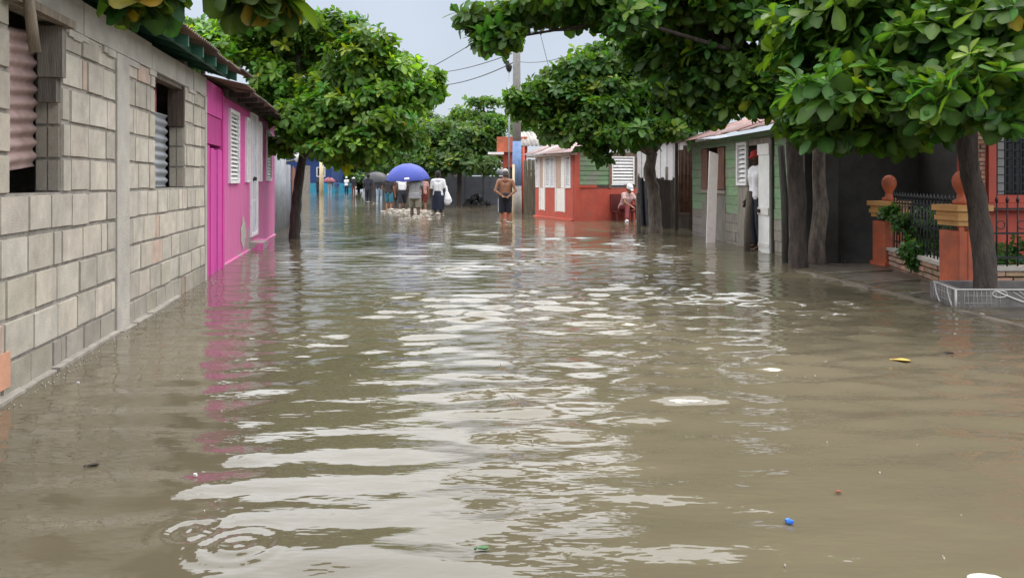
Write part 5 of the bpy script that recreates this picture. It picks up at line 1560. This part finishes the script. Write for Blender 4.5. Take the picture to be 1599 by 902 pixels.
# white top with black shorts, striding
x, y = ground(631, 327)
person("person striding away in a white top and black shorts under the blue umbrella", x, y - .5, R(12), M_skin_dark,
       [("vest", c_white), ("shorts", c_black)], dict(knl=(-.1, -.06, .50), anl=(-.12, -.28, .18), tol=(-.12, -.18, .08), knr=(.1, .16, .52), anr=(.1, .12, .09), tor=(.1, .26, .04)), scale=.98)
x, y = ground(607, 326)
person("person in a dark top, teal shorts and cream cap left of the blue umbrella", x, y, R(-10), M_skin, [("shirt", cloth("charcoal", (.035, .03, .032))), ("shorts", c_teal)],
       dict(ell=(-.30, .02, 1.16), wrl=(-.22, .16, 1.0), knl=(-.1, .1, .5), anl=(-.1, .0, .1)), scale=.97, hat=(c_cream, "peak"))
x, y = ground(661, 325)
person("person in a dusty pink top half hidden behind the grey shirt", x, y, R(20), M_skin, [("shirt", c_pink), ("shorts", c_maroon)], dict(knl=(-.1, .12, .5), anl=(-.1, .05, .09)), scale=.93)
x, y = ground(620, 322)
person("person in brown clothes walking ahead in the middle of the group under the blue umbrella", x, y, R(0), M_skin_dark, [("shirt", cloth("brown", (.10, .055, .04))), ("trousers", cloth("dark_brown", (.04, .03, .028)))], dict(knl=(-.1, .14, .5)), scale=.98)
# black umbrella pair
x, y = ground(575, 317)
person("person dressed all in black walking beside the black umbrella", x, y, R(-8), M_skin_dark, [("blouse", c_black), ("trousers", c_black)], dict(knl=(-.1, .12, .5), anl=(-.1, -.02, .1)), scale=1.02)
x, y = ground(592, 313); xB, yB = x, y
person("person in a dark top and pale denim trousers holding the black umbrella", x, y, R(6), M_skin_dark, [("shirt", cloth("black_blue", (.02, .022, .03))), ("trousers", c_jean)], dict(ell=(-.25, .1, 1.18), wrl=(-.16, .18, 1.36), hdl=(0, 0, 1), knr=(.1, .12, .5)), scale=1.02)
umbrella("open black umbrella held by the person in pale denim", (P(588, 287, 42.5).x, 42.5, 1.05), .80, .60, (xB - .16, yB + .18, 1.1), mat("black_nylon", (.018, .018, .024), (.013, .013, .016), rough=.5, bump=.1))
# people at the far end
x, y = ground(497, 302)
person("person in dark clothes standing right by the pale yellow post", x, y, R(160), M_skin_dark, [("shirt", c_black), ("trousers", c_black)], dict(knl=(-.1, .1, .5)), face=False)
x, y = ground(515, 302); xC, yC = x, y
person("person in pale clothes under the maroon umbrella beside the yellow post", x, y, R(15), M_skin_dark, [("shirt", cloth("lilac", (.36, .34, .40))), ("trousers", c_jean)], dict(ell=(-.25, .1, 1.18), wrl=(-.16, .18, 1.36), hdl=(0, 0, 1)))
umbrella("open maroon umbrella near the pale yellow post", (xC - .1, yC + .15, 1.02), .58, .42, (xC - .17, yC + .17, 1.10), mat("maroon_nylon", (.20, .04, .06), (.15, .03, .05), rough=.5, bump=.1))
x, y = ground(541, 301)
person("distant person in a white shirt and dark trousers with a white cap", x, y, R(170), M_skin_dark, [("shirt", c_white), ("trousers", c_navy)], hat=(c_white, "peak"))
x, y = ground(552, 301)
person("distant person in dark clothes with a white hat", x, y, R(185), M_skin_dark, [("shirt", c_black), ("trousers", cloth("brown_red", (.12, .05, .04)))], hat=(c_white, "wide"), scale=.97)
x, y = ground(526, 302.5)
person("distant person in blue between the maroon umbrella and the white shirt", x, y, R(175), M_skin_dark, [("shirt", cloth("blue", (.04, .08, .22))), ("shorts", c_teal)], scale=.82)

# bench and seated man at the orange house
bx, by = 3.32, 22.75
be = thing("bench", (bx, by, -.24), "dark red wooden bench against the orange house's side wall", "bench")
Fb = FRO
mb = MB(); s_ = (Vector((bx, by, 0)) - Fb.o).dot(Fb.d)
Fb.box(mb, s_ - .32, s_ + .42, .06, .40, .24, .29, (.8, .7, .7)); mb.build("seat", mat("dark_red_wood", (.17, .03, .025), (.11, .02, .018), rough=.7, col=True), be)
mb = MB(); Fb.box(mb, s_ - .32, s_ + .42, .03, .058, .30, .78, (.8, .7, .7)); mb.build("backrest", MATS["dark_red_wood"], be)
for a, t in ((s_ - .30, .08), (s_ + .36, .08), (s_ - .30, .34), (s_ + .36, .34)):
    mb = MB(); Fb.box(mb, a, a + .05, t, t + .05, -.25, .239); mb.build("leg", MATS["dark_red_wood"], be)
sp = Fb.p(s_ + .02, .22, 0)
fy = math.atan2(-Fb.n.x, Fb.n.y)
person("seated man in a white cap, pale pink shirt and dark red trousers", sp.x, sp.y, fy + R(14), M_skin,
       [("shirt", cloth("pale_pink", (.62, .42, .40))), ("trousers", c_maroon), ("shoes", c_white)],
       dict(pel=(0, 0, .62), waist=(0, .06, .76), chest=(0, .15, .91), neck=(0, .22, 1.04), head=(.02, .28, 1.17), shl=(-.17, .18, 1.0), shr=(.17, .18, 1.0),
            ell=(-.24, .30, .78), elr=(.24, .32, .78), wrl=(-.12, .46, .68), wrr=(.13, .46, .68), hpl=(-.09, .02, .61), hpr=(.09, .02, .61),
            knl=(-.14, .42, .68), knr=(.24, .42, .66), anl=(-.12, .48, .27), anr=(.50, .66, .28), tol=(-.13, .62, .22), tor=(.58, .78, .27), facing=(0.2, 1, -.25)), hat=(c_white, "peak"), face=True)
# man in the doorway of the green house
person("man in a red cap and white shirt standing in the green house's doorway", 4.285, 13.42, R(105), M_skin_dark, [("shirt", c_white), ("trousers", c_black)],
       dict(), scale=1.0, z=-.03, hat=(c_red, "peak"), face=True)

dg = bpy.context.evaluated_depsgraph_get
for o, vx, smn in REMESH:
    m = o.modifiers.new("grow", 'REMESH'); m.mode = 'VOXEL'; m.voxel_size = vx; m.use_smooth_shade = True
    s = o.modifiers.new("relax", 'SMOOTH'); s.factor = .5; s.iterations = smn
dgr = bpy.context.evaluated_depsgraph_get()
dgr.update()
for o, vx, smn in REMESH:
    me = bpy.data.meshes.new_from_object(o.evaluated_get(dgr))
    mts = [x for x in o.data.materials]
    o.modifiers.clear()
    me.name = o.data.name
    if not me.materials:
        for x in mts: me.materials.append(x)
    o.data = me
    for p in me.polygons: p.use_smooth = True

# ------------------------------------------------------------------ churned water, litter
def foam():
    m = mat("water_foam", (.50, .46, .40), (.34, .31, .26), scale=9, rough=.4, bump=.5, bscale=40)
    spots = [(612, 330, .5, 18), (630, 331, .6, 30), (645, 336, .5, 22), (663, 333, .7, 34), (640, 329, .8, 26), (684, 338, .3, 8), (578, 317, .4, 8), (789, 348, .25, 6), (655, 341, .7, 20)]
    mb = Blob()
    for px, py, rad, n in spots:
        cx, cy = ground(px, py)
        for k in range(n * 2):
            a = random.uniform(0, 6.28); d = rad * random.uniform(0, 1)
            s = random.uniform(.008, .026) * (1.2 - d / rad * .6)
            mb.ball((cx + math.cos(a) * d, cy + math.sin(a) * d * 1.3, random.uniform(-.01, .12) * (1 - d / rad)), (s * random.uniform(1.6, 4.5), s * 1.6, s * random.uniform(.25, .8)))
    o = mb.mb.build("splash_foam", m, None)
    tag(o, "white splashes churned up around the legs of the wading group", None, None, "stuff")
foam()

def scum():
    mb = MB()
    for k in range(45):
        yy = float(np.exp(RNG.uniform(np.log(2.3), np.log(14)))); xx = float(RNG.uniform(-.62, .62) * yy)
        if xx < -2.0 - .178 * yy or xx > 3.5: continue
        s = random.uniform(.0014, .0034) * (1 + yy * .10)
        mb.lathe((xx, yy, .004), [(s, -.006), (s * .9, .002), (s * .5, .004), (s * .1, .005)], 6)
    for k in range(160):                       # froth gathered along the block wall
        yy = random.uniform(3.0, 9.2); xx = -2.047 - .178 * yy + .08 + abs(random.gauss(0, .06)); s = random.uniform(.002, .005)
        mb.lathe((xx, yy, .006), [(s, -.006), (s * .9, .002), (s * .5, .004), (s * .1, .005)], 6)
    tag(mb.build("water_bubbles", MATS["water_foam"]), kind="stuff")
scum()

def flat_leaf(px, py, L, ang, m, label, name="floating_leaf", cat="leaf", up=.010):
    x, y = ground(px, py); T, Q = leaf_template(4, .05, .12)
    mb = MB(); M = Matrix.Rotation(ang, 3, 'Z')
    top = [Vector((x, y, up)) + M @ Vector((v[0] * L, v[1] * L, v[2] * L * .6)) for v in T]
    lowr = [p - Vector((0, 0, .004)) for p in top]
    n = len(T)
    fs = [tuple(q) for q in Q] + [tuple(i + n for i in reversed(q)) for q in Q]
    mb.add(top + lowr, fs, None, True); mb.tube([top[1], top[1] - M @ Vector((L * .16, .01, 0))], .004, 5)
    tag(mb.build(name, m), label, cat)
flat_leaf(1393, 564, .115, R(-4), mat("yellow_leaf", (.62, .42, .10), (.52, .33, .08), rough=.5, bump=.2), "yellow fallen leaf floating on the muddy water at right", up=.014)
flat_leaf(744, 860, .04, R(10), mat("fresh_leaf", (.04, .13, .03), rough=.5, bump=.2), "small green leaf floating in the near foreground", up=.012)
flat_leaf(1306, 771, .022, R(20), mat("red_leaf", (.25, .06, .03), rough=.5, bump=.2), "tiny red brown leaf floating right of the foreground", up=.012)
flat_leaf(1474, 553, .07, R(5), mat("brown_leaf", (.06, .045, .035), rough=.5, bump=.2), "dark brown leaf floating below the planter", up=.014)
flat_leaf(134, 729, .05, R(40), MATS["brown_leaf"], "small dark leaf floating near the block wall", up=.008)
def scrap(px, py, size, m, label, name="plastic_scrap", n=5):
    x, y = ground(px, py); mb = MB()
    for k in range(n):
        mb.box((x + random.uniform(-.5, .5) * size, y + random.uniform(-.3, .3) * size, .008 + random.uniform(0, .006)), (size * random.uniform(.4, .8), size * random.uniform(.2, .5), .008), random.uniform(-.6, .6), tint(1, .1), tilt=('X', random.uniform(-.35, .35)))
    tag(mb.build(name, m), label, "litter")
scrap(1229, 817, .028, mat("blue_plastic", (.03, .17, .62), (.025, .13, .5), rough=.35, bump=0), "small blue plastic scrap floating in the right foreground", "plastic_scrap")
pb = Blob(); wx, wy = ground(1535, 904); pb.ball((wx, wy, .0), (.050, .03, .012)); pb.ball((wx + .03, wy, .0), (.03, .022, .010)); tag(pb.mb.build("plastic_scrap", c_cream), "white plastic piece half sunk at the bottom right edge of the view", "litter")
scrap(305, 745, .014, M_white, "small white scrap floating in the left foreground")
scrap(122, 600, .014, M_white, "small white scrap floating beside the block wall")
scrap(1131, 372, .05, M_white, "small white scrap floating before the green house")
scrap(1010, 432, .03, M_white, "tiny pale scrap floating in the middle of the street")
x, y = ground(706, 318)
bb = Blob(); bb.ball((x, y, .15), (.16, .14, .2)); bb.ball((x + .12, y, .1), (.1, .1, .15)); bb.bone((x, y, .3), (x - .03, y, .42), .06, .03)
o = bb.mb.build("plastic_sack", c_white, None); tag(o, "pale sack standing in the water against the dark slate wall", "sack")
